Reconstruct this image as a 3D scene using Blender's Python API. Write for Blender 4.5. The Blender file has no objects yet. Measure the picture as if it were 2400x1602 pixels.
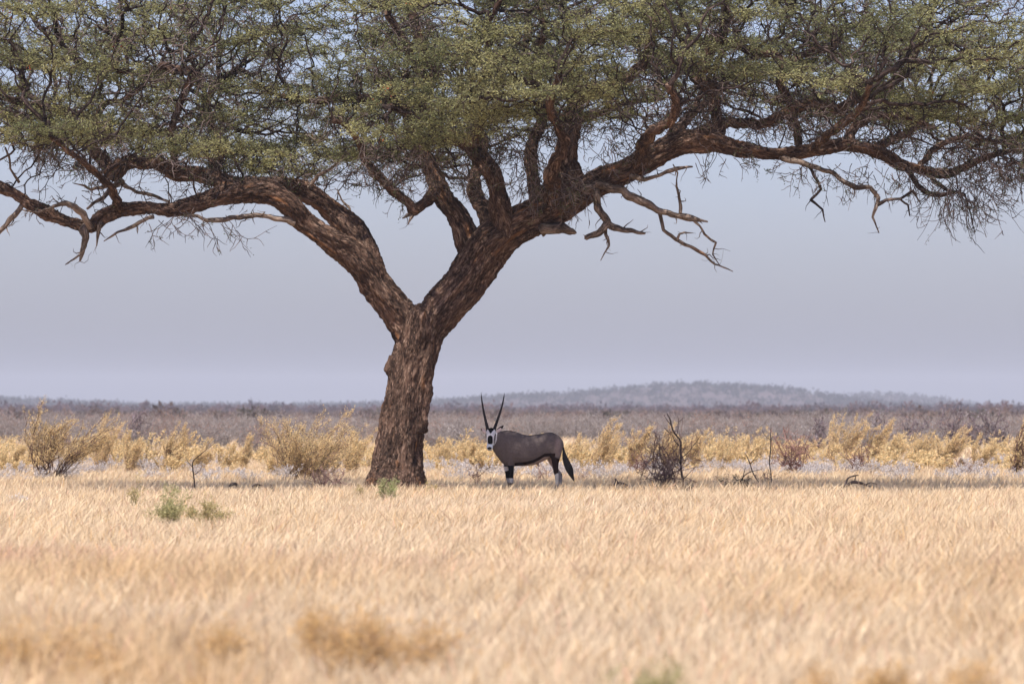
import bpy, math, random
import numpy as np
from mathutils import Vector, noise as mnoise
rng = np.random.default_rng(11)
random.seed(11)
HZ, FPX, H = 962.0, 12000.0, 1.58          # horizon row, focal length (photo pixels), eye height

S = bpy.context.scene
COL = S.collection

def W(px, py, Y):
    """point at distance Y seen in photo column px, row py"""
    return np.array([(px - 1200.0) * Y / FPX, Y, H + (HZ - py) * Y / FPX])

def ground_at(px, py):
    Y = H * FPX / (py - HZ)
    return (px - 1200.0) * Y / FPX, Y

def tag(o, label=None, cat=None, group=None, kind=None):
    if label: o['label'] = label
    if cat: o['category'] = cat
    if group: o['group'] = group
    if kind: o['kind'] = kind
    return o

def empty(name, loc, **k):
    o = bpy.data.objects.new(name, None)
    o.empty_display_size = 0.3
    o.location = loc
    COL.objects.link(o)
    return tag(o, **k)

def mesh(name, verts, faces, mat=None, parent=None, smooth=False, cols=None, bark=None):
    """faces: (n,k) int array or list of such arrays"""
    if not isinstance(faces, list): faces = [faces]
    faces = [np.asarray(f) for f in faces if len(f)]
    me = bpy.data.meshes.new(name)
    v = np.ascontiguousarray(verts, dtype=np.float32)
    off = np.zeros(3)
    if parent is not None:
        off = np.array(parent.location)
        v = (v - off).astype(np.float32)
    me.vertices.add(len(v)); me.vertices.foreach_set('co', v.ravel())
    nl = sum(f.size for f in faces); nf = sum(len(f) for f in faces)
    me.loops.add(nl)
    me.loops.foreach_set('vertex_index', np.concatenate([f.ravel() for f in faces]).astype(np.int32))
    me.polygons.add(nf)
    tot = np.concatenate([np.full(len(f), f.shape[1]) for f in faces])
    st = np.concatenate([[0], np.cumsum(tot)[:-1]]).astype(np.int32)
    me.polygons.foreach_set('loop_start', st)
    if smooth: me.polygons.foreach_set('use_smooth', np.ones(nf, dtype=bool))
    if cols is not None:
        a = me.color_attributes.new('Col', 'FLOAT_COLOR', 'POINT')
        c = np.ones((len(v), 4), dtype=np.float32); c[:, :3] = cols
        a.data.foreach_set('color', c.ravel())
    if bark is not None:
        a = me.attributes.new('bark', 'FLOAT_VECTOR', 'POINT')
        a.data.foreach_set('vector', np.ascontiguousarray(bark, dtype=np.float32).ravel())
    me.update(calc_edges=True); me.validate(verbose=False)
    o = bpy.data.objects.new(name, me)
    COL.objects.link(o)
    if parent is not None: o.parent = parent
    if mat: me.materials.append(mat)
    return o

# ------------------------------------------------------------------ geometry helpers
def norm(a): return a / np.maximum(np.linalg.norm(a, axis=-1, keepdims=True), 1e-9)

def prisms(P, R, sides=3):
    """P (n,k,3) polylines, R (n,k) radii -> verts, quads"""
    n, k, _ = P.shape
    T = norm(np.gradient(P, axis=1))
    ref = norm(rng.normal(size=(n, 1, 3)))
    A = norm(np.cross(T, ref)); B = np.cross(T, A)
    th = np.arange(sides) * 2 * np.pi / sides
    V = P[:, :, None, :] + R[:, :, None, None] * (A[:, :, None, :] * np.cos(th)[None, None, :, None] + B[:, :, None, :] * np.sin(th)[None, None, :, None])
    V = V.reshape(-1, 3)
    i = (np.arange(n) * k * sides)[:, None, None]
    j = (np.arange(k - 1) * sides)[None, :, None]
    s = np.arange(sides)[None, None, :]; s2 = (s + 1) % sides
    F = np.stack([i + j + s, i + j + s2, i + j + sides + s2, i + j + sides + s], -1).reshape(-1, 4)
    return V, F

def ribbons(P, Wd, side):
    """flat blades: P (n,k,3), width (n,k), side (n,3)"""
    n, k, _ = P.shape
    L = P - side[:, None, :] * Wd[:, :, None]; Rr = P + side[:, None, :] * Wd[:, :, None]
    V = np.stack([L, Rr], 2).reshape(-1, 3)
    i = (np.arange(n) * k * 2)[:, None]; j = (np.arange(k - 1) * 2)[None, :]
    b = (i + j).ravel()
    F = np.stack([b, b + 1, b + 3, b + 2], -1)
    return V, F

def leaves(C, D, L, Wd):
    """rhombic leaves at C along D"""
    n = len(C)
    s = norm(np.cross(D, rng.normal(size=(n, 3))))
    L = L[:, None]; Wd = Wd[:, None]
    m = C + D * L * 0.45
    V = np.stack([C, m + s * Wd, C + D * L, m - s * Wd], 1).reshape(-1, 3)
    F = np.arange(n * 4).reshape(n, 4)
    return V, F

def cat_mesh(parts):
    V, F, o = [], [], 0
    for v, f in parts:
        V.append(v); F.append(f + o); o += len(v)
    return np.concatenate(V), np.concatenate(F)

def resample(pts, step, linear=False):
    """catmull-rom through pts (m,d) then sample at ~step"""
    pts = np.asarray(pts, float)
    if len(pts) == 2:
        n = max(2, int(np.linalg.norm(pts[1, :3] - pts[0, :3]) / step) + 1)
        t = np.linspace(0, 1, n)[:, None]
        return pts[0] * (1 - t) + pts[1] * t
    if linear:
        out = []
        for a_, b_ in zip(pts[:-1], pts[1:]):
            n = max(1, int(np.linalg.norm(b_[:3] - a_[:3]) / step)); t = (np.arange(n) / n)[:, None]
            out.append(a_ * (1 - t) + b_ * t)
        return np.vstack(out + [pts[-1:]])
    out = []
    q = np.vstack([2 * pts[0] - pts[1], pts, 2 * pts[-1] - pts[-2]])
    for i in range(1, len(q) - 2):
        p0, p1, p2, p3 = q[i - 1:i + 3]
        n = max(1, int(np.linalg.norm(p2[:3] - p1[:3]) / step))
        t = (np.arange(n) / n)[:, None]
        out.append(0.5 * (2 * p1 + (p2 - p0) * t + (2 * p0 - 5 * p1 + 4 * p2 - p3) * t ** 2 + (3 * p1 - p0 - 3 * p2 + p3) * t ** 3))
    out.append(pts[-1:])
    o = np.vstack(out); o[:, 3:] = np.maximum(o[:, 3:], 0.002)
    return o

def frames(P):
    T = norm(np.gradient(P, axis=0))
    A = np.zeros_like(P); a = np.cross(T[0], [0.3, 0.9, 0.1]); a /= np.linalg.norm(a)
    for i in range(len(P)):
        a = a - T[i] * np.dot(a, T[i]); a /= np.linalg.norm(a); A[i] = a
    return T, A, np.cross(T, A)

def tube(pts, sides=10, step=0.05, rough=0.1, seed=0.0, wig=0.0, linear=False):
    """pts (m,4) x,y,z,r in metres -> verts, [quads, caps], bark coordinates"""
    q = resample(pts, step, linear); P, R = q[:, :3].copy(), q[:, 3]
    if wig:
        for i in range(1, len(P)):
            b = P[i] * 5.0 + seed
            P[i] += np.array([mnoise.noise(Vector(b)), mnoise.noise(Vector(b + 31)), mnoise.noise(Vector(b + 67))]) * min(1, i / 3) * (R[i] * wig + .012 * wig)
    T, A, B = frames(P)
    v = np.concatenate([[0], np.cumsum(np.linalg.norm(np.diff(P, axis=0), axis=1))])
    th = np.arange(sides) * 2 * np.pi / sides
    off = A[:, None] * np.cos(th)[None, :, None] + B[:, None] * np.sin(th)[None, :, None]
    bk = np.stack([R[:, None] * np.cos(th), R[:, None] * np.sin(th), np.repeat((v * 0.24)[:, None], sides, 1)], -1) + seed
    rr = np.empty((len(P), sides))
    for i in range(len(P)):
        for j in range(sides):
            b = bk[i, j]
            rr[i, j] = 1 + rough * (mnoise.noise(Vector(b * 9)) * 1.0 + 0.8 * mnoise.noise(Vector(b * 27)))
    V = P[:, None] + off * (R[:, None] * rr)[:, :, None]
    n = len(P)
    j = (np.arange(n - 1) * sides)[:, None]; s = np.arange(sides)[None]; s2 = (s + 1) % sides
    F = np.stack([j + s, j + s2, j + sides + s2, j + sides + s], -1).reshape(-1, 4)
    V = V.reshape(-1, 3)
    V = np.vstack([V, P[0], P[-1] + T[-1] * R[-1] * 0.6])
    c0, c1 = len(V) - 2, len(V) - 1
    s = np.arange(sides); s2 = (s + 1) % sides
    C = np.vstack([np.stack([s2, s, np.full(sides, c0)], -1), np.stack([(n - 1) * sides + s, (n - 1) * sides + s2, np.full(sides, c1)], -1)])
    bk = np.vstack([bk.reshape(-1, 3), bk[0, :1], bk[-1, :1]])
    return V, F, C, bk

def merge_tubes(tl):
    V, F, C, B, o = [], [], [], [], 0
    for v, f, c, b in tl:
        V.append(v); F.append(f + o); C.append(c + o); B.append(b); o += len(v)
    return np.concatenate(V), [np.concatenate(F), np.concatenate(C)], np.concatenate(B)

def vnoise(x, y, s=1.0, seed=0):
    """smooth 2-D value noise, 0..1"""
    r = np.random.default_rng(seed).random((256, 256))
    x = x / s + 50; y = y / s + 50
    xi = np.floor(x).astype(int); yi = np.floor(y).astype(int)
    fx = x - xi; fy = y - yi; fx = fx * fx * (3 - 2 * fx); fy = fy * fy * (3 - 2 * fy)
    g = lambda a, b: r[a % 256, b % 256]
    return (g(xi, yi) * (1 - fx) + g(xi + 1, yi) * fx) * (1 - fy) + (g(xi, yi + 1) * (1 - fx) + g(xi + 1, yi + 1) * fx) * fy

# ------------------------------------------------------------------ materials
def newmat(name):
    m = bpy.data.materials.new(name); m.use_nodes = True
    nt = m.node_tree; nt.nodes.clear()
    out = nt.nodes.new('ShaderNodeOutputMaterial')
    return m, nt, out

def leafmat(name, trans=0.35, tcol=(1.0, 1.0, 0.7), rough=0.6):
    m, nt, out = newmat(name)
    N, L = nt.nodes, nt.links
    at = N.new('ShaderNodeAttribute'); at.attribute_name = 'Col'
    d = N.new('ShaderNodeBsdfDiffuse'); d.inputs['Roughness'].default_value = rough
    t = N.new('ShaderNodeBsdfTranslucent')
    mx = N.new('ShaderNodeMix'); mx.data_type = 'RGBA'; mx.blend_type = 'MULTIPLY'; mx.inputs[0].default_value = 1
    mx.inputs[7].default_value = (*tcol, 1)
    L.new(at.outputs['Color'], mx.inputs[6])
    ms = N.new('ShaderNodeMixShader'); ms.inputs[0].default_value = trans
    L.new(at.outputs['Color'], d.inputs['Color']); L.new(mx.outputs[2], t.inputs['Color'])
    L.new(d.outputs[0], ms.inputs[1]); L.new(t.outputs[0], ms.inputs[2]); L.new(ms.outputs[0], out.inputs[0])
    return m

def barkmat(name, dark, mid, light, orange=None, scale=10.0, bump=0.05, osc=0.6):
    m, nt, out = newmat(name)
    N, L = nt.nodes, nt.links
    at = N.new('ShaderNodeAttribute'); at.attribute_name = 'bark'
    n1 = N.new('ShaderNodeTexNoise'); n1.inputs['Scale'].default_value = scale; n1.inputs['Detail'].default_value = 8
    n1.inputs['Roughness'].default_value = 0.75; n1.inputs['Distortion'].default_value = 0.6
    L.new(at.outputs['Vector'], n1.inputs['Vector'])
    vo = N.new('ShaderNodeTexVoronoi'); vo.feature = 'DISTANCE_TO_EDGE'; vo.inputs['Scale'].default_value = scale * 1.5
    wv = N.new('ShaderNodeVectorMath'); wv.operation = 'MULTIPLY_ADD'
    L.new(n1.outputs['Color'], wv.inputs[0]); wv.inputs[1].default_value = (0.16, 0.16, 0.16); L.new(at.outputs['Vector'], wv.inputs[2])
    L.new(wv.outputs[0], vo.inputs['Vector'])
    cr = N.new('ShaderNodeValToRGB'); e = cr.color_ramp.elements
    e[0].position = 0.28; e[0].color = (*dark, 1); e[1].position = 0.76; e[1].color = (*light, 1)
    x = e.new(0.52); x.color = (*mid, 1)
    L.new(n1.outputs['Fac'], cr.inputs[0])
    # irregular fissures: dark gaps between plates of bark, broken up by noise
    n3 = N.new('ShaderNodeTexNoise'); n3.inputs['Scale'].default_value = scale * .45; n3.inputs['Detail'].default_value = 5
    L.new(at.outputs['Vector'], n3.inputs['Vector'])
    wd = N.new('ShaderNodeMapRange'); wd.inputs['From Min'].default_value = .38; wd.inputs['From Max'].default_value = .66
    wd.inputs['To Min'].default_value = .015; wd.inputs['To Max'].default_value = .16
    L.new(n3.outputs['Fac'], wd.inputs['Value'])
    fr = N.new('ShaderNodeMapRange'); fr.inputs['From Min'].default_value = 0.0
    L.new(wd.outputs[0], fr.inputs['From Max']); L.new(vo.outputs['Distance'], fr.inputs['Value'])
    mg = N.new('ShaderNodeMix'); mg.data_type = 'RGBA'
    L.new(fr.outputs[0], mg.inputs[0]); mg.inputs[6].default_value = (*[c * 0.6 for c in dark], 1)
    # broad patches of paler, weathered wood
    tc = N.new('ShaderNodeTexCoord'); n4 = N.new('ShaderNodeTexNoise'); n4.inputs['Scale'].default_value = 1.6; n4.inputs['Detail'].default_value = 6
    L.new(tc.outputs['Object'], n4.inputs['Vector'])
    pr = N.new('ShaderNodeMapRange'); pr.inputs['From Min'].default_value = .3; pr.inputs['From Max'].default_value = .7; pr.inputs['To Min'].default_value = .65; pr.inputs['To Max'].default_value = 1.4
    L.new(n4.outputs['Fac'], pr.inputs['Value'])
    ps = N.new('ShaderNodeVectorMath'); ps.operation = 'SCALE'; L.new(cr.outputs[0], ps.inputs[0]); L.new(pr.outputs[0], ps.inputs['Scale'])
    L.new(ps.outputs[0], mg.inputs[7])
    col = mg.outputs[2]
    if orange:
        n2 = N.new('ShaderNodeTexNoise'); n2.inputs['Scale'].default_value = 5.0 ; n2.inputs['Detail'].default_value = 4
        L.new(at.outputs['Vector'], n2.inputs['Vector'])
        mr = N.new('ShaderNodeMapRange'); mr.inputs['From Min'].default_value = osc; mr.inputs['From Max'].default_value = osc + 0.1
        L.new(n2.outputs['Fac'], mr.inputs['Value'])
        mo = N.new('ShaderNodeMix'); mo.data_type = 'RGBA'; L.new(mr.outputs[0], mo.inputs[0])
        L.new(col, mo.inputs[6])
        mm = N.new('ShaderNodeMix'); mm.data_type = 'RGBA'; mm.blend_type = 'MULTIPLY'; mm.inputs[0].default_value = 1
        L.new(n1.outputs['Fac'], mm.inputs[6]); mm.inputs[7].default_value = (*[c * 1.7 for c in orange], 1)
        L.new(mm.outputs[2], mo.inputs[7]); col = mo.outputs[2]
    b = N.new('ShaderNodeBsdfPrincipled'); b.inputs['Roughness'].default_value = 0.9
    b.inputs['Specular IOR Level'].default_value = 0.15
    L.new(col, b.inputs['Base Color'])
    ad = N.new('ShaderNodeMath'); ad.operation = 'MULTIPLY_ADD'
    L.new(fr.outputs[0], ad.inputs[0]); ad.inputs[1].default_value = 0.5; L.new(n1.outputs['Fac'], ad.inputs[2])
    bp = N.new('ShaderNodeBump'); bp.inputs['Distance'].default_value = bump; bp.inputs['Strength'].default_value = 1.0
    L.new(ad.outputs[0], bp.inputs['Height']); L.new(bp.outputs[0], b.inputs['Normal'])
    L.new(b.outputs[0], out.inputs[0])
    return m

def plainmat(name, col, rough=0.8, var=0.25, scale=6.0, spec=0.2, attr=False, bump=0.0):
    m, nt, out = newmat(name)
    N, L = nt.nodes, nt.links
    b = N.new('ShaderNodeBsdfPrincipled'); b.inputs['Roughness'].default_value = rough
    b.inputs['Specular IOR Level'].default_value = spec
    tc = N.new('ShaderNodeTexCoord')
    n1 = N.new('ShaderNodeTexNoise'); n1.inputs['Scale'].default_value = scale; n1.inputs['Detail'].default_value = 5
    L.new(tc.outputs['Object'], n1.inputs['Vector'])
    mr = N.new('ShaderNodeMapRange'); mr.inputs['To Min'].default_value = 1 - var; mr.inputs['To Max'].default_value = 1 + var
    mr.inputs['From Min'].default_value = 0.25; mr.inputs['From Max'].default_value = 0.75
    L.new(n1.outputs['Fac'], mr.inputs['Value'])
    vm = N.new('ShaderNodeVectorMath'); vm.operation = 'SCALE'
    if attr:
        at = N.new('ShaderNodeAttribute'); at.attribute_name = 'Col'; L.new(at.outputs['Color'], vm.inputs[0])
    else: vm.inputs[0].default_value = col
    L.new(mr.outputs[0], vm.inputs['Scale'])
    L.new(vm.outputs[0], b.inputs['Base Color'])
    if bump:
        bp = N.new('ShaderNodeBump'); bp.inputs['Distance'].default_value = bump
        L.new(n1.outputs['Fac'], bp.inputs['Height']); L.new(bp.outputs[0], b.inputs['Normal'])
    L.new(b.outputs[0], out.inputs[0])
    return m

M_bark = barkmat('acacia_bark', (0.026, 0.015, 0.011), (0.145, 0.085, 0.058), (0.62, 0.43, 0.31), orange=(0.36, 0.17, 0.075), scale=17, bump=.06, osc=.615)
M_twigbark = barkmat('branch_bark', (0.015, 0.010, 0.008), (0.048, 0.031, 0.025), (0.20, 0.145, 0.115), scale=14, bump=0.02)
M_dead = barkmat('weathered_deadwood', (0.07, 0.05, 0.04), (0.22, 0.16, 0.12), (0.42, 0.35, 0.29), orange=(0.4, 0.2, 0.1), scale=14, bump=0.02, osc=.68)
M_leaf = leafmat('acacia_leaves', 0.4)
M_veg = leafmat('dry_foliage', 0.38, (1, 1, 0.9))
M_grass = leafmat('dry_grass', 0.32, (1, 0.95, 0.85))
M_stem = plainmat('shrub_stems', (1, 1, 1), attr=True, scale=20)

# ================================================================== world, sun, camera
SUN_EL, SUN_AZ = math.radians(60), math.radians(205)     # azimuth clockwise from +Y (view direction)
w = bpy.data.worlds.new('World'); S.world = w; w.use_nodes = True
nt = w.node_tree; nt.nodes.clear()
wo = nt.nodes.new('ShaderNodeOutputWorld'); bg = nt.nodes.new('ShaderNodeBackground')
sky = nt.nodes.new('ShaderNodeTexSky'); sky.sky_type = 'NISHITA'; sky.sun_disc = False
sky.sun_elevation = SUN_EL; sky.sun_rotation = SUN_AZ
sky.altitude = 1100; sky.air_density = 1.0; sky.dust_density = 4.5; sky.ozone_density = 3.0
tint = nt.nodes.new('ShaderNodeMix'); tint.data_type = 'RGBA'; tint.blend_type = 'MULTIPLY'; tint.inputs[0].default_value = 1
tint.inputs[7].default_value = (1.07, 0.98, 1.145, 1)
bg.inputs['Strength'].default_value = 0.108
nt.links.new(sky.outputs[0], tint.inputs[6]); nt.links.new(tint.outputs[2], bg.inputs[0]); nt.links.new(bg.outputs[0], wo.inputs[0])

sl = bpy.data.lights.new('sun', 'SUN'); sl.energy = 4.6; sl.angle = math.radians(0.53); sl.color = (1.0, 0.96, 0.91)
so = bpy.data.objects.new('sun', sl); COL.objects.link(so)
sd = Vector((math.sin(SUN_AZ) * math.cos(SUN_EL), math.cos(SUN_AZ) * math.cos(SUN_EL), math.sin(SUN_EL)))
so.rotation_euler = sd.to_track_quat('Z', 'Y').to_euler(); so.location = (0, -20, 30)

cd = bpy.data.cameras.new('camera'); cam = bpy.data.objects.new('camera', cd); COL.objects.link(cam)
cam.location = (0, 0, H); cam.rotation_euler = (math.radians(90), 0, 0)
cd.sensor_width = 36; cd.lens = 36 * FPX / 2400; cd.shift_y = (HZ - 801) / 2400
cd.clip_start = 1; cd.clip_end = 20000
cd.dof.use_dof = True; cd.dof.focus_distance = 100; cd.dof.aperture_fstop = 3.3
S.camera = cam
S.view_settings.view_transform = 'Standard'; S.view_settings.look = 'None'; S.view_settings.gamma = 1
S.view_settings.exposure = 0.55
S.cycles.use_denoising = True
S.cycles.max_bounces = 6; S.cycles.diffuse_bounces = 1; S.cycles.transmission_bounces = 3
S.cycles.volume_bounces = 0; S.cycles.transparent_max_bounces = 4

# ================================================================== ground, hills, haze
def ground_material():
    m, nt, out = newmat('dry_soil')
    N, L = nt.nodes, nt.links
    tc = N.new('ShaderNodeTexCoord')
    n1 = N.new('ShaderNodeTexNoise'); n1.inputs['Scale'].default_value = 0.35; n1.inputs['Detail'].default_value = 10
    n2 = N.new('ShaderNodeTexNoise'); n2.inputs['Scale'].default_value = 6; n2.inputs['Detail'].default_value = 6
    for n in (n1, n2): L.new(tc.outputs['Object'], n.inputs['Vector'])
    c = N.new('ShaderNodeValToRGB'); e = c.color_ramp.elements
    e[0].position = .35; e[0].color = (0.30, 0.20, 0.12, 1); e[1].position = .65; e[1].color = (0.46, 0.34, 0.21, 1)
    L.new(n1.outputs['Fac'], c.inputs[0])
    mx = N.new('ShaderNodeMix'); mx.data_type = 'RGBA'; mx.blend_type = 'OVERLAY'; mx.inputs[0].default_value = .5
    L.new(c.outputs[0], mx.inputs[6]); L.new(n2.outputs['Fac'], mx.inputs[7])
    b = N.new('ShaderNodeBsdfPrincipled'); b.inputs['Roughness'].default_value = 1; b.inputs['Specular IOR Level'].default_value = .1
    L.new(mx.outputs[2], b.inputs['Base Color'])
    bp = N.new('ShaderNodeBump'); bp.inputs['Distance'].default_value = .05; L.new(n2.outputs['Fac'], bp.inputs['Height']); L.new(bp.outputs[0], b.inputs['Normal'])
    L.new(b.outputs[0], out.inputs[0])
    return m
M_ground = ground_material()
gx = np.concatenate([np.linspace(-3900, -60, 12), np.linspace(-50, 50, 60), np.linspace(60, 3900, 12)])
gy = np.concatenate([[-150, -40], np.linspace(0, 200, 120), np.geomspace(215, 8800, 30)])
GX, GY = np.meshgrid(gx, gy)
near = np.clip((400 - GY) / 200, 0, 1) * np.clip((60 - np.abs(GX)) / 20, 0, 1)
GZ = (vnoise(GX, GY, 4.0, 3) - 0.5) * 0.06 * near - 0.03
nx, ny = len(gx), len(gy)
a = (np.arange(ny - 1)[:, None] * nx + np.arange(nx - 1)[None]).ravel()
tag(mesh('ground', np.stack([GX, GY, GZ], -1).reshape(-1, 3), np.stack([a, a + 1, a + nx + 1, a + nx], -1), M_ground, smooth=True), kind='structure')

M_hill = plainmat('hill_scrub_slope', (0.085, 0.06, 0.056), var=.35, scale=0.03, rough=1)
def hill(name, prof, Y, depth, base=-2, seed=1):
    xs = np.linspace(prof[0][0], prof[-1][0], 260)
    ys = np.interp(xs, [p[0] for p in prof], [p[1] for p in prof])
    X = (xs - 1200) * Y / FPX; top = H + (HZ - ys) * Y / FPX
    t = np.linspace(-1, 1, 41)
    XX = np.repeat(X[None], 41, 0); YY = Y + depth * np.repeat(t[:, None], len(xs), 1)
    shape = np.cos(t * np.pi / 2) ** 1.2
    Z = base + (top - base)[None] * shape[:, None]
    Z = Z + (vnoise(XX, YY, 60, seed) - .5) * 3.0 * shape[:, None] + (vnoise(XX, YY, 17, seed + 5) - .5) * 1.2 * shape[:, None]
    V = np.stack([XX, YY, Z], -1).reshape(-1, 3); n = len(xs)
    a = (np.arange(40)[:, None] * n + np.arange(n - 1)[None]).ravel()
    tag(mesh(name, V, np.stack([a, a + 1, a + n + 1, a + n], -1), M_hill, smooth=True), kind='structure')
    return V.reshape(41, n, 3)
hv = hill('hill', [(-900, 965), (-300, 930), (0, 937), (150, 944), (350, 952), (600, 955), (900, 950), (1050, 944), (1200, 932), (1320, 927), (1450, 914), (1550, 905), (1640, 901), (1750, 906), (1850, 917), (1930, 931), (2000, 942), (2150, 955), (2300, 962), (3200, 966)], 4300, 420, seed=4)
hv2 = hill('hill', [(1500, 966), (1800, 950), (1950, 931), (2000, 927), (2100, 928), (2180, 938), (2250, 951), (2400, 959), (2900, 966)], 5600, 350, seed=9)

def hill_bushes(name, V, n, size, pal):
    k, m, _ = V.shape
    i = rng.integers(0, k // 2 + 3, n); j = rng.integers(0, m, n)
    c = V[i, j] + rng.normal(size=(n, 3)) * [8, 8, .2]
    q = 12
    C = np.repeat(c, q, 0) + rng.normal(size=(n * q, 3)) * size * np.array([.5, .5, .35]); C[:, 2] += size * .35
    D = norm(rng.normal(size=(n * q, 3)))
    v, f = leaves(C, D, np.full(n * q, size * .6), np.full(n * q, size * .25))
    cc = np.array(pal)[rng.integers(0, len(pal), n)] * rng.uniform(.7, 1.3, (n, 1))
    tag(mesh(name, v, f, M_veg, cols=np.repeat(cc, q * 4, 0)), kind='stuff')
PAL_WOOD = [(.05, .042, .042), (.04, .036, .034), (.06, .045, .043), (.036, .034, .028), (.07, .052, .045)]
hill_bushes('hillside_trees', hv, 5200, 3.4, PAL_WOOD)
hill_bushes('hillside_trees', hv2, 1600, 4.0, PAL_WOOD)

# far woodland reading as one mass
def far_wood(name, n, y0, y1, hmin, hmax, pal, q=36, xr=0.16, seed=0, twig=False):
    Y = np.sqrt(rng.uniform(y0 ** 2, y1 ** 2, n)); X = rng.uniform(-xr, xr, n) * Y
    h = rng.uniform(hmin, hmax, n) * (1 + .35 * (rng.random(n) > .96)) * (0.7 + 0.6 * vnoise(X, Y, (y1 - y0) / 14, seed))
    C = np.repeat(np.stack([X, Y, h * .55], -1), q, 0)
    hh = np.repeat(h, q)
    u = norm(rng.normal(size=(n * q, 3))) * rng.random((n * q, 1)) ** .4
    C = C + u * np.stack([hh * .6, hh * .6, hh * .45], -1)
    D = norm(rng.normal(size=(n * q, 3)) + [0, 0, .5])
    v, f = leaves(C, D, hh * .3, hh * (.05 if twig else .09))
    cc = np.array(pal)[rng.integers(0, len(pal), n)] * rng.uniform(.75, 1.25, (n, 1))
    cc = np.repeat(cc, q, 0) * rng.uniform(.85, 1.15, (n * q, 1))
    tag(mesh(name, v, f, M_veg, cols=np.repeat(cc, 4, 0)), kind='stuff')
far_wood('distant_woodland', 4600, 1500, 3900, 2.6, 4.0, [(.09, .06, .07), (.12, .075, .08), (.075, .058, .065), (.14, .08, .07)], q=26)
far_wood('scrubland', 3000, 430, 1500, 1.1, 1.75, [(.17, .13, .125), (.15, .118, .11), (.20, .15, .13), (.12, .105, .085)], q=40, seed=5)

# haze
hb = 3950.0
hz = np.array([[x, y, z] for z in (-4, 62) for y in (-200, 8850) for x in (-hb, hb)], float)
hf = np.array([[0, 2, 3, 1], [4, 5, 7, 6], [0, 1, 5, 4], [2, 6, 7, 3], [0, 4, 6, 2], [1, 3, 7, 5]])
mh, nt, out = newmat('haze_air')
pv = nt.nodes.new('ShaderNodeVolumePrincipled'); pv.inputs['Color'].default_value = (0.88, 0.89, 0.945, 1)
pv.inputs['Density'].default_value = 1.3e-4; pv.inputs['Anisotropy'].default_value = 0.0
nt.links.new(pv.outputs[0], out.inputs['Volume'])
tag(mesh('haze', hz, hf, mh), kind='stuff')

# ================================================================== the tree
TD = 100.0
def limb(pts):
    """(px, py, r_px, depth) -> metres"""
    o = []
    for p in pts:
        Y = TD + (p[3] if len(p) > 3 else 0.0)
        o.append([*W(p[0], p[1], Y), p[2] * Y / FPX])
    return np.array(o)

TRUNK = limb([(926, 1165, 70, 0), (928, 1140, 63), (930, 1105, 59), (934, 1053, 54), (943, 985, 51), (955, 915, 50), (966, 855, 49), (978, 812, 52), (985, 770, 56), (990, 735, 50)])
TR_L = limb([(966, 800, 40, 0), (950, 755, 40), (915, 712, 38, -.1), (884, 672, 35, -.2), (856, 632, 36, -.3), (820, 592, 34, -.4), (768, 559, 27, -.6), (715, 521, 24, -.7), (688, 488, 25, -.8), (651, 460, 27, -.9), (600, 447, 27, -1), (536, 454, 22, -1), (485, 469, 20, -1), (409, 490, 18, -1), (332, 487, 16, -1), (281, 492, 17, -.9), (243, 508, 16, -.9), (212, 529, 16, -.8), (179, 525, 14, -.8), (140, 513, 12, -.8), (102, 495, 12, -.8), (64, 474, 12, -.8), (31, 451, 11, -.8), (0, 434, 12, -.8), (-60, 412, 10, -.8), (-130, 405, 7, -.8)])
TR_L[4:, 3] *= .94
TR_R = limb([(990, 800, 40, 0), (1020, 745, 46), (1055, 705, 47), (1088, 668, 47), (1122, 618, 49), (1155, 570, 48, -.1), (1211, 529, 43, -.2), (1266, 502, 41, -.3), (1321, 477, 38, -.4), (1366, 449, 34, -.5), (1418, 421, 30, -.6), (1473, 399, 28, -.7), (1515, 374, 28, -.7), (1560, 351, 27, -.7), (1600, 333, 27, -.7), (1640, 327, 25, -.7), (1680, 334, 20, -.7), (1720, 346, 16, -.7), (1769, 355, 15, -.6), (1807, 360, 14, -.5), (1868, 356, 13, -.4), (1944, 346, 13, -.3), (1989, 337, 14, -.2), (2035, 347, 14, -.2), (2075, 365, 14, -.1), (2117, 388, 13), (2160, 399, 11), (2203, 406, 10), (2237, 403, 9), (2289, 378, 7), (2340, 362, 6), (2440, 345, 5)])
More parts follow.
